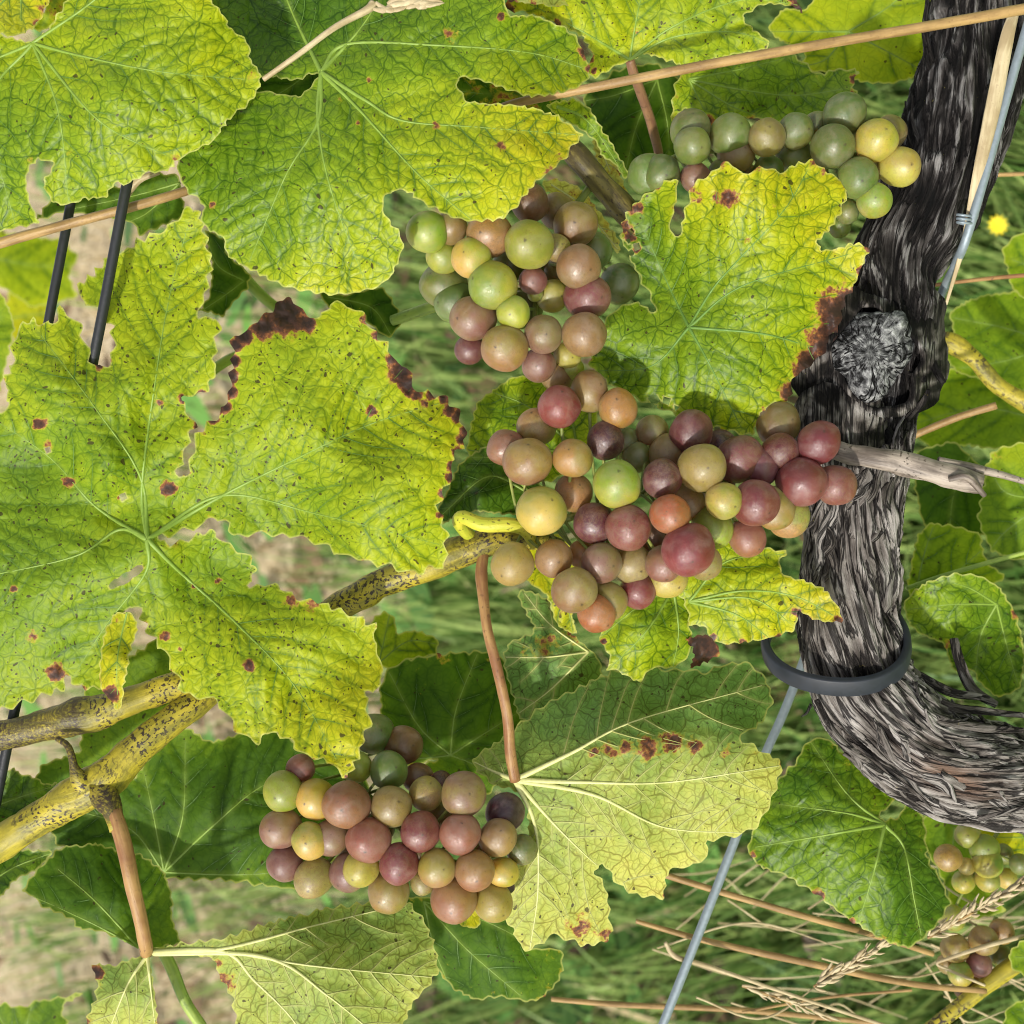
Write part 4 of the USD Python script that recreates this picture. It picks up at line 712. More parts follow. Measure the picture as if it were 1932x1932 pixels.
leaf('yellow-green leaf with a red-brown right edge, lying against the trunk below the top right bunch',
     [(1222, 582), (1240, 592), (1225, 560), (1205, 520), (1186, 480), (1168, 445), (1180, 404), (1200, 380), (1238, 352), (1270, 334), (1280, 340), (1276, 380), (1264, 432), (1272, 446), (1284, 438), (1290, 400), (1308, 345), (1338, 330), (1362, 304), (1388, 310), (1398, 330), (1438, 314), (1475, 324), (1508, 306), (1535, 300), (1552, 318), (1600, 346), (1596, 380), (1582, 410), (1562, 440), (1542, 452), (1546, 474), (1582, 470), (1610, 456), (1642, 466), (1622, 512), (1612, 540), (1592, 570), (1588, 606), (1572, 650), (1530, 690), (1496, 712), (1490, 755), (1442, 770), (1420, 822), (1380, 816), (1330, 800), (1290, 790), (1250, 772), (1200, 752), (1150, 726), (1110, 692), (1120, 642), (1150, 592), (1180, 572), (1205, 570)],
     (1300, 618), [[(1345, 545), (1388, 496), (1480, 395), (1530, 310)], [(1440, 630), (1540, 655), (1580, 640)], [(1340, 690), (1400, 810)], [(1230, 690), (1125, 700)], [(1262, 540), (1200, 400)], [(1400, 540), (1600, 480)]],
     [(1300, 618, 2), (1185, 430, 12), (1240, 360, 8), (1272, 445, 6), (1225, 560, 14), (1370, 310, -10), (1450, 400, -11), (1540, 302, -4), (1598, 350, -2), (1545, 460, -3), (1638, 468, -3), (1480, 560, -5), (1590, 600, 6), (1550, 680, 8), (1440, 640, -2), (1380, 560, -4), (1490, 752, 4), (1420, 815, 7), (1300, 780, 8), (1180, 740, 12), (1115, 690, 12), (1150, 600, 8), (1350, 700, -2), (1210, 650, 6)],
     [(1300, 618, 0.36), (1200, 430, 0.18), (1240, 480, 0.24), (1278, 420, 0.8), (1340, 380, 0.92), (1450, 350, 0.92), (1560, 340, 0.9), (1450, 450, 0.76), (1560, 420, 0.84), (1620, 480, 0.93), (1560, 560, 0.72), (1400, 540, 0.5), (1480, 560, 0.58), (1480, 640, 0.56), (1500, 700, 0.8), (1400, 700, 0.50), (1300, 720, 0.46), (1200, 690, 0.40), (1160, 610, 0.44), (1420, 790, 0.66), (1340, 780, 0.56)], seed=15, teeth=(28, 6), spacing=4.5, crinkle=1.0,
     brown=[(1595, 595, 66, 1.1), (1575, 650, 62, 1.1), (1530, 695, 42, 1.1), (1500, 740, 34, 1.0), (1616, 560, 18, 0.9), (1622, 510, 14, 0.7), (1640, 468, 14, 0.7), (1375, 375, 24, 0.75), (1350, 372, 14, 0.7), (1315, 372, 20, 0.5), (1305, 355, 16, 0.5), (1365, 310, 16, 0.55), (1430, 318, 16, 0.55), (1535, 305, 20, 0.5), (1555, 322, 14, 0.45), (1460, 385, 12, 0.5), (1410, 455, 10, 0.5), (1200, 395, 18, 0.7), (1180, 430, 18, 0.7), (1190, 445, 14, 0.9), (1200, 470, 10, 0.9), (1240, 352, 12, 0.6), (1440, 772, 10, 0.5), (1535, 365, 10, 0.4), (1598, 350, 10, 0.6)], edge=0.28, vein_r=3.4, vein_look='vein_mid', holes=[[(1184, 434), (1192, 430), (1197, 438), (1190, 445)], [(1180, 452), (1188, 450), (1186, 460)], [(1194, 462), (1206, 458), (1208, 470), (1198, 474)], [(1186, 474), (1192, 470), (1196, 480), (1188, 482)], [(1222, 752), (1240, 746), (1246, 756), (1230, 762)], [(1252, 748), (1266, 752), (1262, 764), (1250, 760)], [(1228, 768), (1240, 764), (1238, 774)], [(1272, 764), (1282, 768), (1274, 776)]])
leaf('pale yellow veined underside of a leaf hanging right of the lowest grape bunch',
     [(888, 1432), (920, 1412), (952, 1390), (985, 1362), (1012, 1338), (1050, 1316), (1082, 1300), (1150, 1268), (1200, 1252), (1262, 1262), (1300, 1262), (1330, 1268), (1370, 1252), (1402, 1245), (1440, 1270), (1460, 1320), (1452, 1345), (1428, 1372), (1392, 1390), (1425, 1408), (1478, 1440), (1466, 1482), (1452, 1520), (1430, 1560), (1392, 1576), (1332, 1590), (1340, 1615), (1302, 1636), (1262, 1640), (1256, 1668), (1255, 1696), (1200, 1690), (1166, 1672), (1148, 1640), (1128, 1632), (1122, 1645), (1142, 1670), (1146, 1692), (1155, 1742), (1150, 1776), (1102, 1785), (1062, 1770), (1042, 1764), (1002, 1796), (984, 1790), (964, 1750), (948, 1730), (976, 1650), (990, 1600), (1000, 1560), (988, 1510), (965, 1488), (930, 1482), (900, 1455)],
     (972, 1472), [[(1100, 1476), (1260, 1476), (1470, 1445)], [(1080, 1420), (1200, 1360), (1450, 1290)], [(1060, 1570), (1150, 1650), (1240, 1690)], [(1010, 1560), (1015, 1680), (1000, 1790)], [(930, 1455), (895, 1438)], [(1120, 1500), (1250, 1560), (1400, 1572)]],
     [(972, 1472, 2), (895, 1438, 10), (1080, 1300, 16), (1250, 1265, 14), (1400, 1250, 16), (1455, 1320, 14), (1250, 1340, 2), (1100, 1400, -3), (1220, 1405, -10), (1400, 1400, -6), (1470, 1445, -2), (1260, 1480, -4), (1400, 1570, 2), (1260, 1690, 10), (1180, 1600, 0), (1120, 1640, 4), (1150, 1770, 12), (1000, 1790, 12), (950, 1730, 10), (1040, 1650, 3), (1000, 1560, 4)],
     [(972, 1472, 0.55), (1100, 1340, 0.16), (1250, 1310, 0.14), (1400, 1290, 0.12), (930, 1430, 0.42), (1200, 1390, 0.25), (1380, 1380, 0.2), (1150, 1450, 0.76), (1300, 1440, 0.78), (1440, 1450, 0.84), (1200, 1550, 0.68), (1350, 1540, 0.74), (1240, 1660, 0.8), (1040, 1620, 0.62), (1080, 1740, 0.78), (990, 1770, 0.7)], 'leaf_under', seed=16, teeth=(30, 7), spacing=4.6, crinkle=0.9,
     brown=[(1220, 1412, 34, 0.62), (1270, 1402, 32, 0.66), (1310, 1404, 24, 0.6), (1180, 1410, 22, 0.6), (1150, 1418, 22, 0.62), (1120, 1420, 14, 0.55), (1370, 1418, 18, 0.45), (1100, 1750, 36, 0.52), (1140, 1768, 26, 0.55), (1075, 1742, 16, 0.5), (1480, 1440, 10, 0.7), (1255, 1692, 12, 0.5), (1280, 1402, 16, 0.5)], edge=0.16, vein_r=6.0,
     petiole=[(912, 1045, 6, 11), (908, 1080, 3, 11.5), (912, 1130, 0, 10.5), (920, 1190, -3, 10), (940, 1270, -5, 10), (957, 1350, -4, 10), (963, 1420, -2, 10.5), (972, 1472, 0, 11)])
leaf('ribbed olive underside of a leaf fanning out along the bottom edge at the left',
     [(280, 1792), (330, 1782), (420, 1770), (500, 1742), (600, 1716), (700, 1702), (768, 1700), (800, 1732), (822, 1790), (830, 1832), (802, 1868), (780, 1892), (762, 1935), (740, 2000), (600, 2060), (480, 2010), (446, 1932), (436, 1880), (412, 1840), (404, 1808), (350, 1800), (300, 1802)],
     (276, 1798), [[(414, 1795), (586, 1822), (826, 1845)], [(420, 1795), (480, 1850), (560, 1935), (600, 2040)], [(420, 1790), (600, 1745), (765, 1705)], [(500, 1806), (620, 1880), (740, 1980)]],
     [(276, 1798, 2), (410, 1798, -4), (600, 1720, 8), (768, 1702, 12), (820, 1820, 4), (600, 1825, -8), (560, 1940, -4), (600, 2050, 6), (760, 1935, 2), (430, 1860, 2)],
     [(400, 1790, 0.5), (600, 1740, 0.4), (760, 1730, 0.4), (600, 1860, 0.6), (780, 1850, 0.66), (520, 1930, 0.62), (430, 1850, 0.75)], 'leaf_under', seed=17, teeth=(26, 7), spacing=4.8, brown=[(425, 1850, 26, 0.6), (412, 1815, 12, 0.6), (800, 1880, 14, 0.5)], edge=0.22, vein_r=6,
     petiole=[(214, 1530, -4, 14), (232, 1585, -6, 15), (248, 1660, -7, 14), (265, 1735, -5, 13), (274, 1780, -2, 13), (276, 1798, 0, 12)])
leaf('small dry folded leaf scrap below the petiole joint at the bottom left', [(280, 1800), (286, 1830), (292, 1870), (298, 1932), (280, 2010), (170, 2000), (160, 1932), (178, 1890), (185, 1850), (172, 1836), (176, 1818), (215, 1822), (250, 1808)], (278, 1802), [[(240, 1860), (200, 1960)], [(230, 1822), (176, 1830)], [(284, 1860), (292, 1930)]],
     [(278, 1802, 1), (175, 1825, 6), (180, 1950, 6), (295, 1930, 4), (240, 1880, -4)], [(240, 1840, 0.4), (230, 1930, 0.75)], 'leaf_under', [(180, 1835, 20, 0.9), (165, 1930, 14, 0.6)], 0.3, 4.8, (22, 6), 18, vein_r=4.5)
leaf('mid green puckered leaf with a pale vein star below the trunk bend',
     [(1655, 1545), (1700, 1500), (1690, 1462), (1662, 1432), (1600, 1428), (1562, 1392), (1535, 1392), (1520, 1402), (1500, 1440), (1482, 1452), (1462, 1480), (1440, 1522), (1424, 1560), (1412, 1590), (1412, 1612), (1440, 1640), (1482, 1652), (1500, 1665), (1545, 1690), (1590, 1728), (1612, 1742), (1640, 1760), (1690, 1785), (1722, 1788), (1745, 1770), (1782, 1728), (1795, 1700), (1772, 1655), (1752, 1620), (1748, 1565), (1732, 1522), (1715, 1510), (1690, 1545)],
     (1668, 1556), [[(1600, 1500), (1530, 1400)], [(1560, 1575), (1415, 1600)], [(1680, 1490), (1672, 1440)], [(1650, 1640), (1620, 1740)], [(1705, 1600), (1725, 1700), (1740, 1775)], [(1600, 1535), (1450, 1515)]],
     [(1668, 1556, 26), (1530, 1400, 34), (1670, 1440, 38), (1440, 1520, 34), (1415, 1600, 30), (1560, 1560, 20), (1620, 1740, 26), (1660, 1660, 20), (1740, 1770, 28), (1790, 1700, 38), (1740, 1560, 38), (1700, 1640, 22), (1500, 1660, 30)],
     [(1668, 1556, 0.4), (1530, 1450, 0.26), (1660, 1470, 0.44), (1480, 1560, 0.38), (1600, 1640, 0.42), (1600, 1710, 0.5), (1720, 1700, 0.2), (1760, 1650, 0.16), (1730, 1560, 0.24)], seed=19, teeth=(26, 5), spacing=4.8, crinkle=1.4, brown=[(1545, 1690, 18, 0.8), (1610, 1745, 16, 0.7), (1420, 1612, 12, 0.6), (1500, 1400, 16, 0.6)], edge=0.3, vein_r=5)
leaf('bright yellow leaf lobe behind the central bunch with its tip over the grey trunk',
     [(1290, 1130), (1240, 1090), (1260, 1040), (1330, 1000), (1400, 1010), (1440, 1034), (1490, 1040), (1470, 1062), (1480, 1086), (1520, 1096), (1556, 1110), (1580, 1140), (1592, 1172), (1560, 1176), (1530, 1166), (1506, 1150), (1500, 1190), (1450, 1206), (1402, 1212), (1362, 1216), (1342, 1206), (1330, 1180), (1300, 1180)],
     (1300, 1135), [[(1400, 1115), (1500, 1125), (1588, 1170)], [(1370, 1060), (1480, 1045)], [(1390, 1160), (1450, 1203)], [(1420, 1130), (1504, 1186)]],
     [(1300, 1135, 8), (1330, 1010, 12), (1480, 1045, 9), (1588, 1170, 2), (1500, 1120, 4), (1400, 1130, 2), (1500, 1190, 8), (1350, 1210, 8)],
     [(1300, 1120, 0.6), (1420, 1060, 0.62), (1450, 1120, 0.85), (1560, 1150, 0.95), (1440, 1190, 0.92), (1360, 1180, 0.7)], seed=20, teeth=(26, 5), spacing=4.4, brown=[(1582, 1172, 14, 0.8), (1505, 1155, 14, 0.8), (1470, 1206, 18, 0.6), (1400, 1214, 16, 0.55), (1345, 1205, 14, 0.7), (1490, 1045, 14, 0.4)], edge=0.3)
leaf('crinkled lime lobe just under the lowest red berries of the central bunch',
     [(1180, 1120), (1230, 1090), (1290, 1110), (1310, 1140), (1300, 1180), (1312, 1210), (1290, 1250), (1262, 1262), (1230, 1258), (1205, 1290), (1170, 1266), (1140, 1266), (1152, 1240), (1132, 1216), (1130, 1190), (1160, 1160)], (1270, 1110), [[(1220, 1190), (1148, 1264)], [(1280, 1190), (1270, 1258)], [(1210, 1140), (1135, 1200)]],
     [(1270, 1110, 10), (1148, 1264, 8), (1280, 1256, 18), (1220, 1190, 0), (1135, 1195, 10)], [(1220, 1150, 0.5), (1160, 1240, 0.74), (1270, 1220, 0.5)], seed=21, teeth=(24, 5), spacing=4.4, crinkle=2.0, brown=[(1138, 1212, 10, 0.7)])
leaf('brown withered leaf scrap below the yellow leaf lobe', [(1290, 1205), (1330, 1195), (1350, 1210), (1360, 1235), (1330, 1250), (1300, 1262), (1312, 1230)], (1320, 1205), [[(1325, 1245)]], [(1290, 1205, 14), (1350, 1215, 12), (1330, 1250, 18), (1305, 1260, 16)], [(1320, 1220, 0.5)], 'leaf', [(1320, 1225, 60, 1.0)], 0.4, 4.5, (16, 5), 22, 2.0, veins=False)
leaf('light green leaf half hidden between the two middle grape bunches', [(1060, 720), (1010, 706), (960, 712), (925, 740), (900, 760), (888, 800), (880, 850), (900, 880), (950, 900), (1040, 910), (1120, 860), (1130, 770)], (1090, 850), [[(1000, 770), (930, 740)], [(1000, 850), (885, 850)], [(1070, 770), (1010, 710)]],
     [(1090, 850, 22), (1010, 710, 24), (890, 800, 22), (890, 870, 24), (980, 800, 15), (1120, 780, 24)], [(960, 760, 0.5), (900, 830, 0.54), (1050, 760, 0.56)], seed=23, teeth=(20, 4), crinkle=2.0)
leaf('dark bluish green folded leaf left of the yellow bunch stalk', [(1010, 890), (960, 850), (920, 840), (890, 856), (862, 880), (846, 920), (820, 970), (836, 992), (862, 972), (900, 965), (970, 972), (1040, 960)], (1000, 930), [[(920, 900), (830, 975)], [(940, 870), (885, 862)]], [(1000, 930, 16), (890, 860, 16), (825, 975, 10), (900, 915, 8), (960, 970, 18)], [(920, 900, 0.16), (850, 950, 0.10), (950, 950, 0.2)], seed=24, teeth=(16, 4), crinkle=1.8)
# upper right, behind the dry stem
leaf('olive yellow leaf at the top edge behind the long dry stem', [(1185, 118), (1160, 125), (1120, 150), (1098, 130), (1120, 110), (1100, 70), (1060, 50), (1010, 28), (960, 20), (945, 10), (1000, -20), (1060, -80), (1260, -120), (1420, -90), (1490, -20), (1520, 30), (1500, 12), (1440, 8), (1400, 30), (1420, 55), (1455, 78), (1448, 95), (1400, 100), (1330, 118), (1300, 130), (1250, 112), (1215, 100)],
     (1188, 112), [[(1100, 60), (1000, 8)], [(1200, 40), (1230, -100)], [(1270, 70), (1380, 60), (1450, 80)], [(1270, 50), (1400, 0), (1510, 10)]], [(1188, 112, 14), (1000, 10, 8), (1100, 50, 4), (1230, -100, 10), (1300, 40, 6), (1450, 85, 16), (1505, 20, 10), (1300, 125, 16), (1115, 140, 14)],
     [(1000, 20, 0.78), (1120, 50, 0.72), (1200, 40, 0.7), (1300, 40, 0.6), (1400, 80, 0.55), (1450, 10, 0.6), (1130, 130, 0.66)], 'leaf_specked', [(960, 22, 24, 0.8), (1050, 46, 16, 0.7), (1508, 12, 24, 1.0), (1495, -5, 16, 0.9), (1200, 60, 20, 0.4), (1112, 108, 14, 0.9), (1120, 135, 10, 0.8)], 0.25, 4.8, (22, 5), 25, 1.0,
     petiole=[(1245, 300, 40, 9), (1235, 255, 36, 10), (1215, 190, 26, 10), (1196, 140, 17, 10), (1188, 112, 14, 9)], pet_look='petiole_dark')
leaf('dry dead brown leaf edge curled over the top of the big lime leaf', [(945, 2), (1000, 8), (1050, 14), (1090, 10), (1100, -40), (960, -60)], (1010, -30), [[(1000, 8)]], [(945, 2, 2), (1090, 10, 4), (1000, 0, -2), (1000, -60, 8)], [(1000, 0, 0.7)], 'leaf_under', [(960, 10, 40, 0.5), (1000, 5, 30, 0.35)], 0.3, 5, (18, 4), 26, veins=False)
leaf('smooth lime green leaf in the top right corner beside the trunk', [(1560, -40), (1640, -90), (1740, -60), (1765, 10), (1752, 60), (1742, 120), (1730, 145), (1690, 158), (1620, 156), (1590, 140), (1540, 135), (1510, 128), (1520, 100), (1460, 70), (1448, 50), (1480, 15), (1520, 20)], (1600, 60), [[(1680, 10), (1740, -50)], [(1660, 90), (1735, 130)], [(1530, 60), (1455, 60)], [(1560, 110), (1520, 125)]],
     [(1600, 60, 66), (1740, -50, 62), (1740, 130, 64), (1460, 60, 58), (1520, 128, 60)], [(1600, 40, 0.62), (1700, 100, 0.58), (1500, 60, 0.66)], 'leaf_back', (), 0, 6, (18, 3.5), 27, vein_r=3)
leaf('dull green leaf with a bitten dark edge above the top right bunch', [(1290, 130), (1330, 112), (1380, 100), (1440, 95), (1500, 102), (1520, 120), (1540, 140), (1580, 128), (1622, 132), (1608, 160), (1622, 180), (1590, 200), (1560, 212), (1500, 235), (1440, 225), (1400, 222), (1340, 250), (1320, 225), (1290, 205), (1268, 240), (1266, 200), (1272, 160)], (1300, 150), [[(1400, 170), (1500, 180), (1612, 165)], [(1320, 190), (1345, 240)], [(1400, 130), (1500, 105)], [(1380, 200), (1450, 225)]],
     [(1300, 150, 34), (1270, 235, 36), (1612, 165, 46), (1450, 100, 48), (1450, 225, 40), (1420, 170, 36)], [(1290, 190, 0.58), (1340, 225, 0.62), (1400, 160, 0.34), (1480, 180, 0.34), (1590, 170, 0.42)], 'leaf', [(1335, 228, 18, 0.85), (1612, 150, 12, 0.9), (1608, 180, 12, 0.9)], 0.35, 5, (22, 5), 28, 0.8, vein_r=3)
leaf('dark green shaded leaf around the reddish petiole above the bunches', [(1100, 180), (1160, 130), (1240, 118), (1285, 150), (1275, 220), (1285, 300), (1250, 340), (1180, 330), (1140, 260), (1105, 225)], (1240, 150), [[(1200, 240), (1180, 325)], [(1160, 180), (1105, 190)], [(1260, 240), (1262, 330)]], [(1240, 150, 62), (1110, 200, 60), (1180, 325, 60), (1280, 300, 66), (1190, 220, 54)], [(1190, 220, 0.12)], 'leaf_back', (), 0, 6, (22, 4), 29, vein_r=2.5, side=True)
leaf('pale green torn leaf strip hanging between the mossy cane and the dark leaf', [(1030, 195), (1080, 185), (1110, 200), (1125, 225), (1150, 262), (1172, 300), (1188, 330), (1180, 340), (1160, 310), (1140, 300), (1120, 262), (1090, 242), (1060, 225), (1040, 212)], (1050, 200), [[(1110, 230), (1175, 325)]], [(1050, 200, 4), (1120, 225, 12), (1185, 335, 20), (1130, 290, 18)], [(1060, 205, 0.66), (1120, 240, 0.4), (1170, 310, 0.3)], 'leaf', (), 0.1, 4.5, (18, 4), 30)
leaf('bleached papery leaf scrap hanging right of the mossy cane', [(1115, 262), (1145, 255), (1158, 290), (1172, 330), (1186, 372), (1180, 395), (1165, 372), (1140, 340), (1128, 310)], (1130, 268), [[(1150, 320), (1180, 388)]], [(1115, 262, 26), (1158, 290, 28), (1182, 392, 30), (1140, 340, 32)], [(1140, 320, 0.8)], 'leaf_under', [(1150, 320, 90, 0.34)], 0, 4.5, (18, 4), 31, vein_r=2)
leaf('bleached papery strip curving along the right of the upper bunch', [(1020, 340), (1050, 338), (1090, 350), (1120, 385), (1150, 425), (1170, 455), (1172, 480), (1155, 470), (1135, 440), (1105, 405), (1070, 370), (1030, 362)], (1040, 348), [[(1100, 390), (1165, 470)]], [(1020, 350, 16), (1100, 370, 24), (1165, 470, 20), (1090, 400, 26)], [(1100, 390, 0.75)], 'leaf_under', [(1100, 390, 120, 0.32)], 0, 4.5, (18, 4), 32, vein_r=2)
# shaded leaves behind the lower bunch
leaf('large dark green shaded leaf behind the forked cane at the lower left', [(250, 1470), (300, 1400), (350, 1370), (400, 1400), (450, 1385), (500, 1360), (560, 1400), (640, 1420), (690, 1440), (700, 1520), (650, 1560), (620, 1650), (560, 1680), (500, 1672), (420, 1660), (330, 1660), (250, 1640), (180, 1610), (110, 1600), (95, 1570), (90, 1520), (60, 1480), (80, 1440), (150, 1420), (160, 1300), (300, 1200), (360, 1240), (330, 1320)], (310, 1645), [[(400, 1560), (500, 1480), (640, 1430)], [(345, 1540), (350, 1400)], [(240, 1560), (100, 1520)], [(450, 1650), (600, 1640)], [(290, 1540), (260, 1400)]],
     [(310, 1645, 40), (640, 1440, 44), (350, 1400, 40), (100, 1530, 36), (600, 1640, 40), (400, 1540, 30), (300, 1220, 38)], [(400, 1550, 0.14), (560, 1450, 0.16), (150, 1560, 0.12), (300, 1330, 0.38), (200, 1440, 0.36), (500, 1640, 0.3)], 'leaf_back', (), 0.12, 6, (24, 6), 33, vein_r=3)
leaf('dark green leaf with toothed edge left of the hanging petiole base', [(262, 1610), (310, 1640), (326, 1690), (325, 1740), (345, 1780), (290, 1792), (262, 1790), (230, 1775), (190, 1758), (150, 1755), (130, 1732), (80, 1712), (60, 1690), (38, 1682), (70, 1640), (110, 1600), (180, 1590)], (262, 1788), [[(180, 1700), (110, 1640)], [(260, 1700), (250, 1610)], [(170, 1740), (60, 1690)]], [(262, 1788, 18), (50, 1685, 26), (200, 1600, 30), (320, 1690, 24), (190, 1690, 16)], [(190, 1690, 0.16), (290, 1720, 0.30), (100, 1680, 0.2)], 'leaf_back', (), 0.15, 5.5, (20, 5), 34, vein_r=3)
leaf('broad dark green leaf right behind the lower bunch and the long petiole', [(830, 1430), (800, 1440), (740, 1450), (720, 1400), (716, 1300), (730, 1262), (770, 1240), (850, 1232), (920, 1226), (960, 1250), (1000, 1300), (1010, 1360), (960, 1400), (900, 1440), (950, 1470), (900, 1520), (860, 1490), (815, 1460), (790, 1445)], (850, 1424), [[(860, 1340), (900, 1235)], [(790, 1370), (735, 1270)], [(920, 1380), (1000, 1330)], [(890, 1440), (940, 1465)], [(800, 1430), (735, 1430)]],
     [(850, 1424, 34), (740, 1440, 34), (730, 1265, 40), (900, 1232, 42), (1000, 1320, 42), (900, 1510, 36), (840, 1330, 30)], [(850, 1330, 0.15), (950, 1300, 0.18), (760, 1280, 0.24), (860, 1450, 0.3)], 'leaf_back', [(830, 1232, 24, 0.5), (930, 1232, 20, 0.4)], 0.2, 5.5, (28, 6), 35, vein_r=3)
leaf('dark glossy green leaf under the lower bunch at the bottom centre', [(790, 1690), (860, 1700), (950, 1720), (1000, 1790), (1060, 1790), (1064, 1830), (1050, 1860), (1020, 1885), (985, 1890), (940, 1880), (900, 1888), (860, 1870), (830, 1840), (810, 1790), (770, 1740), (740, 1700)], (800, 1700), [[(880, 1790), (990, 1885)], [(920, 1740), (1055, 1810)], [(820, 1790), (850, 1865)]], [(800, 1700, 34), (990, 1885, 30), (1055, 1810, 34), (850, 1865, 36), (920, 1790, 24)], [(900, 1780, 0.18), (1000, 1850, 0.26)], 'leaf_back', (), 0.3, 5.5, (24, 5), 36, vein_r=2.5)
leaf('small yellow leaf tip peeping out beneath the lowest berries', [(858, 1738), (880, 1752), (905, 1750), (910, 1730), (880, 1700), (850, 1720)], (880, 1715), [[(875, 1750)]], [(858, 1738, 14), (880, 1752, 12), (908, 1735, 14), (880, 1710, 14)], [(880, 1735, 0.85)], 'leaf', [(872, 1754, 8, 0.6)], 0.2, 4.5, (14, 3), 37, veins=False)
leaf('bright green small leaf between the big torn leaf and the brown petiole', [(700, 1170), (724, 1150), (745, 1165), (748, 1195), (790, 1188), (828, 1205), (826, 1235), (800, 1240), (760, 1245), (745, 1270), (715, 1255), (700, 1220)], (715, 1250), [[(735, 1160)], [(770, 1210), (825, 1215)]], [(715, 1250, 52), (730, 1155, 56), (825, 1215, 56), (750, 1240, 54)], [(760, 1210, 0.52)], 'leaf_back', (), 0, 5.5, (22, 4), 38, vein_r=2)
leaf('dull crinkled grey-green leaf right of the long brown petiole', [(985, 1110), (1040, 1130), (1060, 1180), (1130, 1240), (1140, 1270), (1120, 1310), (1060, 1350), (1010, 1380), (975, 1350), (960, 1290), (948, 1240), (960, 1210), (1010, 1190), (990, 1150), (975, 1125)], (1110, 1230), [[(1030, 1240), (955, 1240)], [(1040, 1300), (980, 1345)], [(1040, 1180), (990, 1120)]], [(1110, 1230, 28), (955, 1240, 36), (990, 1120, 34), (1010, 1375, 36), (1030, 1250, 24)], [(1030, 1200, 0.25), (1000, 1280, 0.28)], 'leaf_under', [(1020, 1215, 44, 0.42), (1080, 1200, 30, 0.4)], 0.15, 5, (20, 5), 39, 2.0, vein_r=2.5)
leaf('speckled ochre leaf remnant under the left berries of the central bunch', [(1000, 1000), (1070, 1010), (1090, 1060), (1070, 1120), (1090, 1200), (1050, 1180), (1030, 1120), (985, 1090), (960, 1060), (970, 1020)], (1010, 1020), [[(1060, 1100), (1080, 1190)]], [(1000, 1000, 18), (1090, 1060, 20), (1085, 1195, 24), (970, 1060, 20)], [(1040, 1070, 0.82)], 'leaf_specked', [(1060, 1130, 40, 0.45), (1090, 1020, 30, 0.35)], 0.3, 5, (18, 4), 40)
# left edge
leaf('bluish green leaf edge with pinholes under the cane at the left edge', [(-60, 1470), (-10, 1470), (25, 1445), (42, 1462), (64, 1465), (90, 1480), (112, 1475), (110, 1500), (80, 1530), (40, 1560), (0, 1590), (-60, 1590)], (-50, 1540), [[(20, 1510), (105, 1482)], [(0, 1490), (25, 1450)]], [(-50, 1540, 18), (25, 1450, 22), (110, 1480, 26), (0, 1585, 18)], [(30, 1500, 0.24)], 'leaf', (), 0, 5, (16, 5), 41, 1.6, group='grape vine leaves')
leaf('narrow grey-green leaf below the cane at the left edge', [(-60, 1640), (0, 1610), (40, 1602), (104, 1606), (70, 1640), (30, 1660), (0, 1695), (-60, 1720)], (-50, 1690), [[(20, 1640), (100, 1608)]], [(-50, 1690, 20), (100, 1608, 26), (0, 1690, 20), (0, 1615, 28)], [(30, 1635, 0.28)], 'leaf', (), 0, 5, (16, 5), 42, 1.2)
leaf('dark leaf behind the black wires below the large corner leaf', [(250, 345), (300, 325), (338, 330), (348, 380), (350, 405), (300, 430), (265, 445), (250, 420), (235, 415), (120, 400), (60, 420), (100, 370)], (340, 345), [[(280, 400), (240, 420)], [(250, 370), (110, 400)]], [(340, 345, 30), (260, 440, 32), (80, 410, 30), (300, 330, 30)], [(280, 380, 0.25)], 'leaf_back', (), 0, 6, (26, 7), 43, vein_r=2.5)
leaf('teal leaf strip right of the torn lobe, left of the hanging lime leaf', [(385, 430), (425, 450), (430, 482), (460, 505), (475, 520), (465, 550), (440, 570), (420, 600), (400, 590), (370, 588), (395, 560), (400, 500)], (460, 530), [[(410, 500), (390, 440)], [(420, 560), (375, 590)]], [(460, 530, 34), (390, 440, 38), (380, 588, 34), (420, 520, 30)], [(420, 520, 0.12)], 'leaf_back', (), 0, 5.5, (20, 5), 44, vein_r=2)
leaf('teal leaf behind the withered brown leaf edge, below the hanging lime leaf', [(600, 550), (650, 555), (720, 540), (745, 570), (760, 610), (735, 640), (700, 615), (680, 590), (620, 580)], (620, 560), [[(700, 580), (740, 635)]], [(600, 550, 36), (745, 570, 36), (735, 638, 34), (660, 590, 38)], [(690, 580, 0.1)], 'leaf_back', (), 0, 5.5, (24, 5), 45, vein_r=2)
leaf('yellow leaf corner at the extreme top left', [(-80, -60), (60, -60), (100, -20), (80, 30), (62, 55), (30, 70), (0, 66), (-80, 80)], (40, -30), [[(40, 40)], [(-40, 50)]], [(-80, 60, -14), (60, -40, -12), (60, 50, -17), (0, 60, -20)], [(20, 20, 0.86)], 'leaf', [(85, 10, 30, 0.5), (66, 40, 14, 0.4)], 0.1, 5, (24, 5), 46, 1.5)
leaf('dull olive brown leaf piece beside the yellow corner leaf', [(70, -40), (140, -60), (150, -20), (118, 20), (98, 50), (72, 62), (60, 50), (90, 10)], (120, -30), [[(80, 50)]], [(70, -40, -4), (140, -50, -2), (75, 60, -6), (110, 20, -4)], [(100, 10, 0.6)], 'leaf_back', [(100, 10, 60, 0.35)], 0, 5.5, (20, 4), 47, vein_r=2)
leaf('bright blurred leaf behind the torn leaf at the left edge', [(-80, 560), (-20, 540), (10, 560), (30, 620), (12, 690), (0, 740), (-80, 760)], (-60, 660), [[(0, 600)], [(0, 700)]], [(-80, 600, 110), (10, 600, 110), (0, 720, 112), (20, 660, 110)], [(0, 650, 0.5)], 'leaf_back', (), 0, 7, (20, 4), 48, vein_r=2)
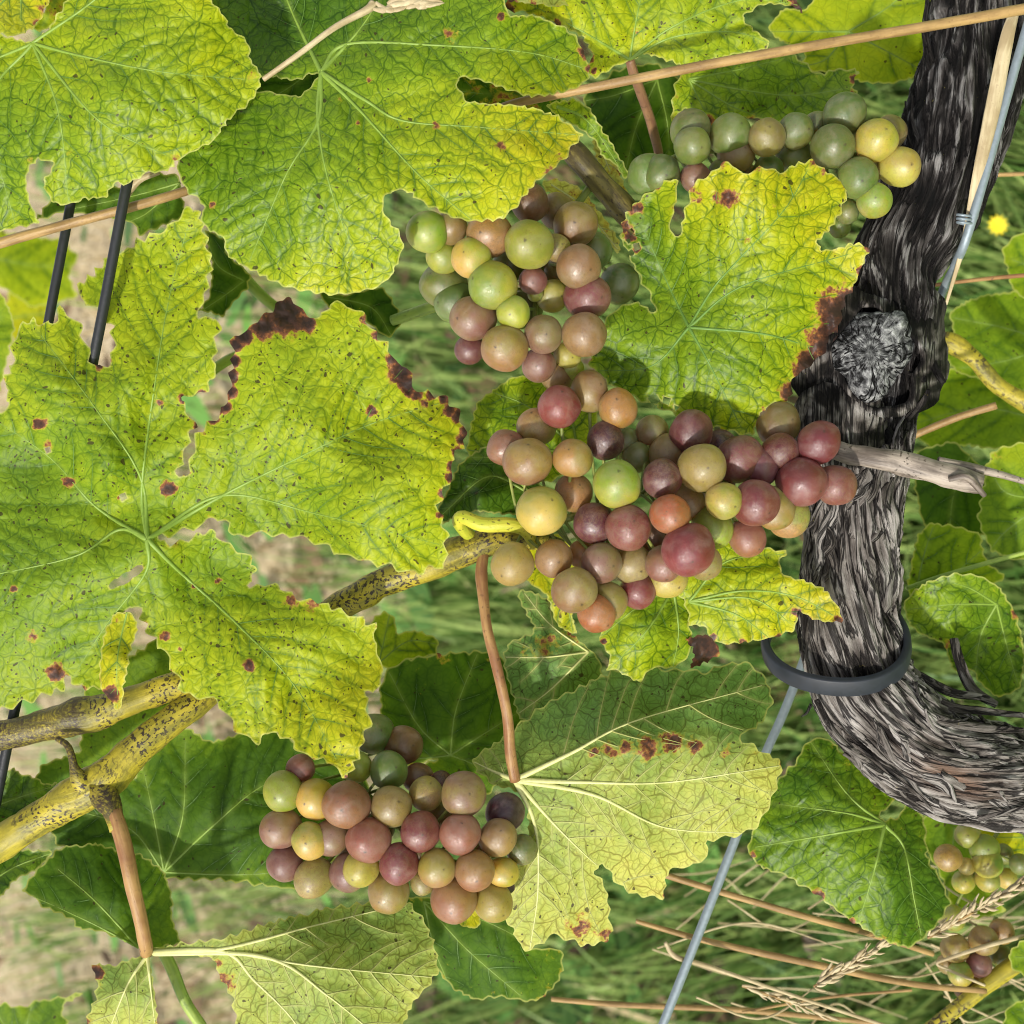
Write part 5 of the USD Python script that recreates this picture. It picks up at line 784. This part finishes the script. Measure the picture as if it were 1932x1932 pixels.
leaf('small leaf tips rising at the bottom left corner', [(-40, 1990), (-30, 1920), (0, 1890), (40, 1900), (70, 1888), (120, 1880), (160, 1872), (115, 1900), (130, 1935), (100, 1990)], (40, 1980), [[(60, 1895)], [(-10, 1905)]], [(-40, 1960, 100), (150, 1875, 104), (60, 1890, 100), (100, 1980, 104)], [(60, 1920, 0.32)], 'leaf_back', (), 0, 6, (24, 6), 49, vein_r=2)
cane('leaf_stalk', 'thin green stalk running down from the bottom left leaf joint', 'leaf stalk', [(300, 1780, 26, 12), (325, 1830, 26, 12), (350, 1890, 26, 11), (385, 1945, 26, 11), (410, 2000, 26, 11)], 'petiole_green', 10, 0.05, 50)
cane('leaf_stalk', 'blurred green stalk between the teal leaf and the withered brown edge', 'leaf stalk', [(440, 500, 50, 14), (480, 545, 50, 13), (520, 580, 52, 12), (560, 610, 54, 12)], 'petiole_green', 10, 0.05, 51)
cane('leaf_stalk', 'olive stalk reaching the left side of the upper grape bunch', 'leaf stalk', [(740, 605, 34, 11), (790, 588, 30, 12), (840, 572, 24, 12), (900, 560, 20, 10)], 'petiole_green', 10, 0.05, 52)
cane('leaf_stalk', 'olive stalk crossing the gap right of the torn lobe', 'leaf stalk', [(360, 740, 40, 11), (400, 700, 42, 11), (450, 670, 44, 11), (520, 650, 46, 11)], 'petiole_green', 10, 0.05, 53)
# right of the trunk
leaf('blurred grey-green leaf with fine teeth right of the pruning wound', [(1790, 590), (1820, 570), (1860, 555), (1932, 548), (2010, 560), (2020, 700), (1932, 740), (1860, 720), (1800, 700), (1775, 660), (1800, 630)], (1990, 650), [[(1900, 620), (1800, 600)], [(1900, 680), (1810, 695)]], [(1990, 650, 120), (1790, 600, 124), (1800, 700, 118), (1932, 550, 126)], [(1880, 640, 0.42)], 'leaf_back', (), 0, 6.5, (14, 5), 54, vein_r=2.5)
leaf('bright green blurred leaf below the yellowish cane on the right', [(1700, 800), (1740, 740), (1800, 690), (1900, 700), (1990, 740), (1990, 830), (1900, 850), (1820, 840), (1760, 850)], (1960, 790), [[(1850, 770), (1720, 800)], [(1880, 730), (1820, 700)]], [(1960, 790, 130), (1710, 800, 130), (1800, 700, 132), (1850, 840, 136)], [(1830, 770, 0.46)], 'leaf_back', (), 0, 6.5, (22, 5), 55, vein_r=2.5)
leaf('deep green leaf behind the splintered twig on the right', [(1730, 850), (1800, 830), (1850, 880), (1880, 960), (1860, 1010), (1800, 1020), (1740, 990), (1725, 920)], (1830, 860), [[(1800, 930), (1790, 1010)]], [(1730, 850, 100), (1860, 880, 104), (1870, 1000, 106), (1740, 990, 100)], [(1800, 930, 0.16)], 'leaf_back', (), 0, 6.5, (24, 4), 56, vein_r=2.5)
leaf('olive leaf with a pale crumpled upper tip at the right edge beside the twig', [(1860, 880), (1870, 850), (1900, 840), (1960, 830), (2020, 880), (2010, 1030), (1920, 1060), (1870, 1040), (1842, 980), (1855, 920)], (1980, 940), [[(1900, 930), (1865, 880)], [(1900, 1000), (1870, 1035)]], [(1980, 940, 84), (1865, 870, 86), (1850, 980, 84), (1930, 1055, 88)], [(1900, 940, 0.36), (1900, 850, 0.66)], 'leaf_back', [(1880, 860, 14, 0.5)], 0.1, 6.5, (24, 5), 57, vein_r=2.5)
leaf('pale green blurred leaf with a cream midrib right of the grey trunk', [(1712, 1100), (1720, 1060), (1730, 1010), (1755, 985), (1800, 990), (1850, 1005), (1860, 1060), (1900, 1090), (1860, 1110), (1790, 1130), (1740, 1150), (1720, 1180)], (1720, 1165), [[(1770, 1110), (1850, 1040)], [(1740, 1060), (1760, 995)]], [(1720, 1165, 70), (1760, 990, 74), (1890, 1090, 78), (1790, 1070, 68)], [(1790, 1060, 0.46)], 'leaf_back', (), 0, 6, (20, 4), 58, vein_r=4)
leaf('curled green leaf just right of the black tie', [(1702, 1140), (1730, 1110), (1760, 1092), (1800, 1080), (1850, 1085), (1890, 1110), (1920, 1160), (1936, 1240), (1925, 1300), (1880, 1318), (1850, 1290), (1830, 1260), (1800, 1270), (1780, 1215), (1740, 1200), (1715, 1180)], (1880, 1140), [[(1800, 1140), (1710, 1150)], [(1850, 1200), (1840, 1270)], [(1900, 1220), (1920, 1290)], [(1830, 1110), (1770, 1092)]], [(1880, 1140, 44), (1705, 1145, 44), (1800, 1130, 34), (1840, 1270, 50), (1925, 1280, 56), (1890, 1200, 48), (1770, 1210, 44)], [(1780, 1150, 0.42), (1740, 1150, 0.5), (1880, 1220, 0.26), (1860, 1120, 0.4)], 'leaf', [(1790, 1215, 14, 0.6), (1918, 1160, 16, 0.6)], 0.25, 5, (20, 4), 59, 1.5, vein_r=3)
leaf('yellow-green leaf edge at the right border below the yellow flower', [(1890, 470), (1920, 440), (2000, 430), (2010, 600), (1945, 575), (1910, 545), (1900, 510)], (1990, 520), [[(1910, 490)]], [(1890, 470, 110), (2000, 440, 112), (1930, 560, 110), (1990, 590, 110)], [(1930, 500, 0.5)], 'leaf_back', (), 0, 6.5, (26, 5), 60, vein_r=2)
cane('vine_cane', 'yellow-green cane piece with a bud scar at the right edge', 'vine cane', [(1768, 640, 86, 20), (1800, 650, 84, 24), (1840, 680, 84, 19), (1880, 725, 84, 19), (1950, 770, 84, 22)], 'cane', 14, 0.15, 61)
leaf('drooping yellow leaf above the green bunch at the right edge', [(1840, 1570), (1880, 1548), (1960, 1530), (2010, 1560), (1990, 1640), (1930, 1625), (1890, 1625), (1870, 1590)], (1960, 1580), [[(1880, 1580)], [(1920, 1620)]], [(1840, 1570, 70), (1960, 1540, 72), (1900, 1622, 72), (1980, 1630, 74)], [(1900, 1590, 0.85)], 'leaf_back', [(1900, 1612, 20, 0.5)], 0.2, 6, (24, 4), 62, vein_r=2.5)
leaf('bright green leaf behind the small green bunch on the right', [(1740, 1540), (1800, 1520), (1840, 1560), (1830, 1640), (1880, 1680), (1900, 1720), (1840, 1735), (1800, 1720), (1770, 1640), (1745, 1600)], (1800, 1560), [[(1800, 1640), (1840, 1730)]], [(1740, 1540, 96), (1840, 1560, 96), (1890, 1710, 96), (1770, 1640, 96)], [(1790, 1580, 0.34), (1850, 1710, 0.5)], 'leaf_back', (), 0, 6.5, (24, 4), 63, vein_r=2.5)
leaf('pale blurred leaf tip at the right border beside the lower small bunch', [(1900, 1800), (1932, 1770), (2000, 1760), (2010, 1850), (1940, 1845), (1910, 1830)], (1980, 1810), [[(1915, 1805)]], [(1900, 1800, 56), (2000, 1770, 58), (1940, 1840, 58), (1990, 1840, 58)], [(1940, 1810, 0.45)], 'leaf_back', (), 0, 6.5, (18, 4), 64, vein_r=2.5)
leaf('green leaf in the lower right corner below the yellow cane', [(1900, 1900), (1960, 1870), (2020, 1900), (2010, 1990), (1900, 2000), (1890, 1945)], (1960, 1980), [[(1930, 1900)]], [(1900, 1900, 66), (2010, 1900, 66), (1950, 1990, 66), (1890, 1960, 66)], [(1930, 1930, 0.36)], 'leaf_back', (), 0, 6.5, (22, 4), 65, vein_r=2.5)
cane('vine_cane', 'yellow cane slanting through the lower right corner', 'vine cane', [(1720, 1965, 62, 14), (1790, 1915, 62, 16), (1860, 1860, 62, 18), (1932, 1808, 62, 20), (2000, 1770, 62, 20)], 'cane', 14, 0.1, 66)

# ------------------------------------------------------------------ grapes
def B(s, ox, oy, rows): return [(x * s + ox, y * s + oy, r * s, d, k) for x, y, r, d, k in rows]
bunch('upper green and tan grape bunch hanging below the big lime leaf', B(0.28125, 679.2, 301.9, [
    (455, 480, 140, -2, 'G'), (610, 455, 115, 0, 'T'), (870, 500, 150, -6, 'O'), (1135, 570, 165, -9, 'G'), (1320, 590, 95, 0, 'O'), (745, 655, 135, -8, 'Y'), (560, 650, 115, 5, 'G'), (890, 840, 165, -8, 'G'), (1030, 1025, 115, -9, 'G'), (560, 840, 150, 12, 'g'), (640, 960, 140, 10, 'g'),
    (1465, 715, 150, -6, 'T'), (1160, 810, 95, -3, 'M'), (1525, 920, 150, -2, 'R'), (1290, 910, 112, 4, 'Y'), (1175, 900, 52, -1, 'G'), (1445, 430, 150, 3, 'B'), (1140, 290, 130, 6, 'B'), (1320, 340, 125, 14, 'B'), (1570, 610, 125, 12, 'g'), (1740, 830, 140, 22, 'g'), (760, 1065, 150, -3, 'M'),
    (970, 1260, 158, -8, 'T'), (735, 1270, 100, 4, 'W'), (1230, 1170, 130, -7, 'M'), (1505, 1170, 152, -8, 'T'), (1200, 1375, 117, -2, 'M'), (1390, 1310, 90, 3, 'Y'), (1415, 1390, 80, 6, 'G'), (1320, 1440, 115, 8, 'T'), (1000, 700, 120, 8, 'g'), (1340, 760, 110, 12, 'B'), (1100, 1000, 130, 14, 'g')]),
    [(1130, 330, 24, 8), (1060, 430, 18, 7), (1020, 520, 12, 6), (1010, 600, 8, 5), (1030, 680, 6, 4)], 1)
bunch('large pink and red grape bunch in the centre, its tip before the trunk', B(0.3906, 890.6, 679.2, [
    (420, 225, 105, -6, 'R'), (565, 150, 92, 0, 'T'), (705, 235, 95, -4, 'A'), (310, 325, 98, 0, 'O'), (165, 425, 95, -2, 'P'), (265, 490, 122, -10, 'P'), (485, 475, 98, -10, 'A'), (645, 390, 90, -4, 'K'), (700, 600, 118, -15, 'G'), (490, 640, 95, -2, 'O'), (335, 730, 122, -12, 'Y'),
    (195, 985, 105, -10, 'D'), (395, 960, 92, -10, 'P'), (590, 790, 102, -9, 'W'), (755, 810, 112, -15, 'R'), (955, 745, 97, -19, 'X'), (920, 575, 98, -12, 'W'), (1110, 520, 115, -13, 'O'), (1215, 680, 92, -15, 'Y'), (1060, 350, 105, -3, 'W'), (870, 345, 80, 4, 'B'), (945, 450, 90, 0, 'B'), (800, 470, 75, 4, 'g'),
    (1290, 480, 112, -4, 'W'), (1385, 515, 102, -3, 'W'), (1480, 310, 105, 4, 'B'), (1490, 445, 92, -4, 'W'), (1675, 400, 102, -6, 'R'), (1590, 590, 116, -7, 'R'), (1755, 605, 98, -4, 'R'), (1370, 690, 114, -13, 'R'), (1450, 715, 102, -6, 'T'), (1525, 755, 106, -2, 'D'), (1330, 860, 88, -3, 'P'), (1160, 810, 98, -5, 'G'),
    (1045, 915, 132, -20, 'R'), (1120, 975, 85, -9, 'T'), (925, 985, 88, -10, 'M'), (945, 1055, 100, -3, 'Y'), (800, 1115, 90, -4, 'R'), (770, 985, 100, -5, 'O'), (625, 980, 102, -11, 'M'), (530, 940, 70, -3, 'A'), (495, 1112, 114, -16, 'P'), (655, 1165, 98, -7, 'O'), (602, 1225, 94, -11, 'X'), (1040, 690, 85, -3, 'O'), (740, 390, 65, 6, 'g'), (1200, 420, 85, 4, 'K'), (880, 860, 90, 2, 'B'), (1180, 600, 90, 2, 'B')]),
    [(985, 1005, -2, 9), (1050, 985, 0, 8), (1150, 950, -1, 7), (1260, 920, -3, 6), (1400, 900, -2, 5), (1520, 890, -1, 4)], 2,
    stalk=[(905, 1020, 12, 10), (880, 1005, 4, 12), (866, 985, -1, 13), (874, 976, -4, 13), (910, 990, -6, 14), (960, 990, -6, 14), (990, 1000, -4, 13), (1010, 1030, -2, 10)])
bunch('dense mauve and tan grape bunch at the bottom centre', B(0.29688, 467.9, 1328.3, [
    (225, 555, 132, -2, 'G'), (430, 605, 130, -3, 'Y'), (625, 640, 152, -8, 'P'), (910, 650, 132, -6, 'T'), (205, 790, 125, -2, 'M'), (395, 870, 120, -6, 'Y'), (530, 845, 118, -4, 'M'), (765, 865, 145, -9, 'P'), (235, 1010, 117, 0, 'M'), (420, 1105, 122, -3, 'D'), (640, 1065, 125, -4, 'M'), (720, 1040, 115, -8, 'Y'), (895, 1195, 132, -4, 'T'),
    (960, 1015, 127, -10, 'R'), (1095, 810, 130, -9, 'R'), (1130, 570, 110, -1, 'O'), (1370, 570, 147, -7, 'M'), (1350, 825, 130, -10, 'P'), (1590, 850, 120, -7, 'T'), (1635, 690, 120, 0, 'K'), (1740, 925, 95, 0, 'g'), (1200, 1040, 122, -10, 'O'), (1110, 1130, 80, -3, 'T'), (1440, 1060, 127, -11, 'P'), (1620, 1070, 95, -4, 'Y'), (1310, 1240, 152, -7, 'P'), (1560, 1260, 122, -4, 'D'),
    (895, 420, 122, 2, 'g'), (985, 260, 125, 12, 'B'), (800, 190, 130, 12, 'g'), (690, 400, 100, 4, 'G'), (1080, 470, 95, 10, 'B'), (335, 410, 92, 2, 'M'), (1225, 510, 85, 8, 'K'), (1240, 700, 100, 6, 'B'), (840, 780, 100, 8, 'K'), (640, 880, 100, 8, 'B'), (1480, 900, 100, 4, 'B'), (1100, 960, 100, 6, 'B')]),
    [(640, 1390, 24, 8), (680, 1480, 14, 7), (740, 1550, 4, 6), (820, 1610, 0, 5), (900, 1640, 0, 4)], 3)
bunch('shaded green grape bunch at the top right above the yellow leaf', B(0.3125, 1162.2, 166.0, [
    (450, 255, 120, 8, 'g'), (460, 350, 112, 2, 'g'), (690, 285, 125, 6, 'g'), (725, 400, 110, 8, 'B'), (910, 300, 114, 2, 'B'), (1085, 260, 108, 6, 'g'), (1205, 225, 80, 12, 'g'), (1380, 160, 127, 6, 'g'), (1305, 355, 132, 1, 'g'), (1570, 320, 127, 0, 'Y'), (1645, 275, 105, 8, 'B'), (1710, 475, 120, 2, 'Y'), (1460, 545, 122, 0, 'g'), (1560, 680, 107, 0, 'G'), (1395, 745, 70, 8, 'g'),
    (200, 525, 132, 12, 'g'), (275, 520, 115, 9, 'g'), (480, 540, 92, 8, 'M'), (660, 540, 112, 10, 'g'), (920, 500, 92, 10, 'g'), (1350, 830, 70, 14, 'g'), (1560, 470, 90, 8, 'G'), (1080, 420, 110, 14, 'g'), (760, 560, 110, 16, 'B'), (1150, 520, 110, 16, 'g')]),
    [(1215, 330, 24, 7), (1300, 290, 18, 7), (1450, 280, 14, 6), (1600, 290, 10, 5), (1680, 310, 8, 4)], 4)
bunch('small green blurred grape bunch at the right edge, upper of the two', B(0.3906, 1177.3, 1177.3, [
    (1565, 1130, 65, 58, 'D'), (1660, 1020, 62, 62, 'G'), (1740, 1085, 72, 60, 'G'), (1755, 1155, 72, 58, 'G'), (1655, 1170, 42, 60, 'Y'), (1640, 1245, 55, 62, 'G'), (1755, 1235, 58, 60, 'G'), (1912, 1160, 52, 58, 'g'), (1590, 1420, 58, 66, 'G'), (1830, 1110, 50, 66, 'g'), (1850, 1230, 50, 66, 'Y')]),
    [(1890, 1560, 70, 5), (1850, 1620, 66, 4), (1820, 1680, 66, 4)], 5, 'small bunches lower right')
bunch('small tan and mauve blurred grape bunch near the right bottom corner', B(0.3906, 1177.3, 1177.3, [
    (1738, 1530, 70, 64, 'T'), (1600, 1565, 70, 66, 'O'), (1715, 1645, 60, 64, 'M'), (1625, 1690, 60, 64, 'G'), (1650, 1755, 60, 68, 'B'), (1825, 1485, 60, 68, 'O'), (1820, 1600, 55, 72, 'g'), (1740, 1720, 55, 72, 'B'), (1560, 1640, 50, 72, 'T')]),
    [(1880, 1730, 74, 5), (1850, 1790, 72, 4), (1830, 1850, 72, 4)], 6, 'small bunches lower right')

leaf('added dark leaf filling the small notch at the stalk of the big lime leaf', [(440, 100), (520, 90), (620, 100), (640, 170), (600, 215), (500, 215), (430, 190)], (620, 110), [[(520, 180), (440, 190)]], [(440, 100, 34), (640, 110, 34), (600, 210, 36), (440, 200, 36)], [(520, 150, 0.12)], 'leaf_back', (), 0, 6, (20, 4), 70, vein_r=2)  # leaf added behind the gap to keep the notch dark
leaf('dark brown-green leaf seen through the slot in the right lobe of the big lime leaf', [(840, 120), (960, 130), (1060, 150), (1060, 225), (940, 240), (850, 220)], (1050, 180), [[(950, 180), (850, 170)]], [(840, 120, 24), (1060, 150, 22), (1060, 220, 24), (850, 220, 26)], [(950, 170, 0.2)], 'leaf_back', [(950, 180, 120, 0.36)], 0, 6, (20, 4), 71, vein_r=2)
leaf('yellow-green out of focus leaf far behind the dry straw at the left edge', [(-60, 420), (20, 440), (110, 450), (150, 480), (130, 520), (150, 560), (60, 580), (0, 540), (-60, 560)], (-40, 480), [[(60, 500), (140, 500)]], [(-60, 430, 420), (150, 480, 430), (60, 575, 420), (0, 500, 400)], [(60, 500, 0.6)], 'leaf_back', (), 0, 8, (20, 4), 72, vein_r=2)
leaf('golden out of focus leaf far behind the left black wire', [(20, 540), (70, 530), (100, 580), (90, 640), (30, 650), (0, 600)], (20, 600), [[(90, 590)]], [(20, 540, 460), (100, 580, 460), (40, 650, 450), (0, 600, 455)], [(60, 600, 0.8)], 'leaf_back', (), 0, 8, (20, 4), 73, vein_r=2)
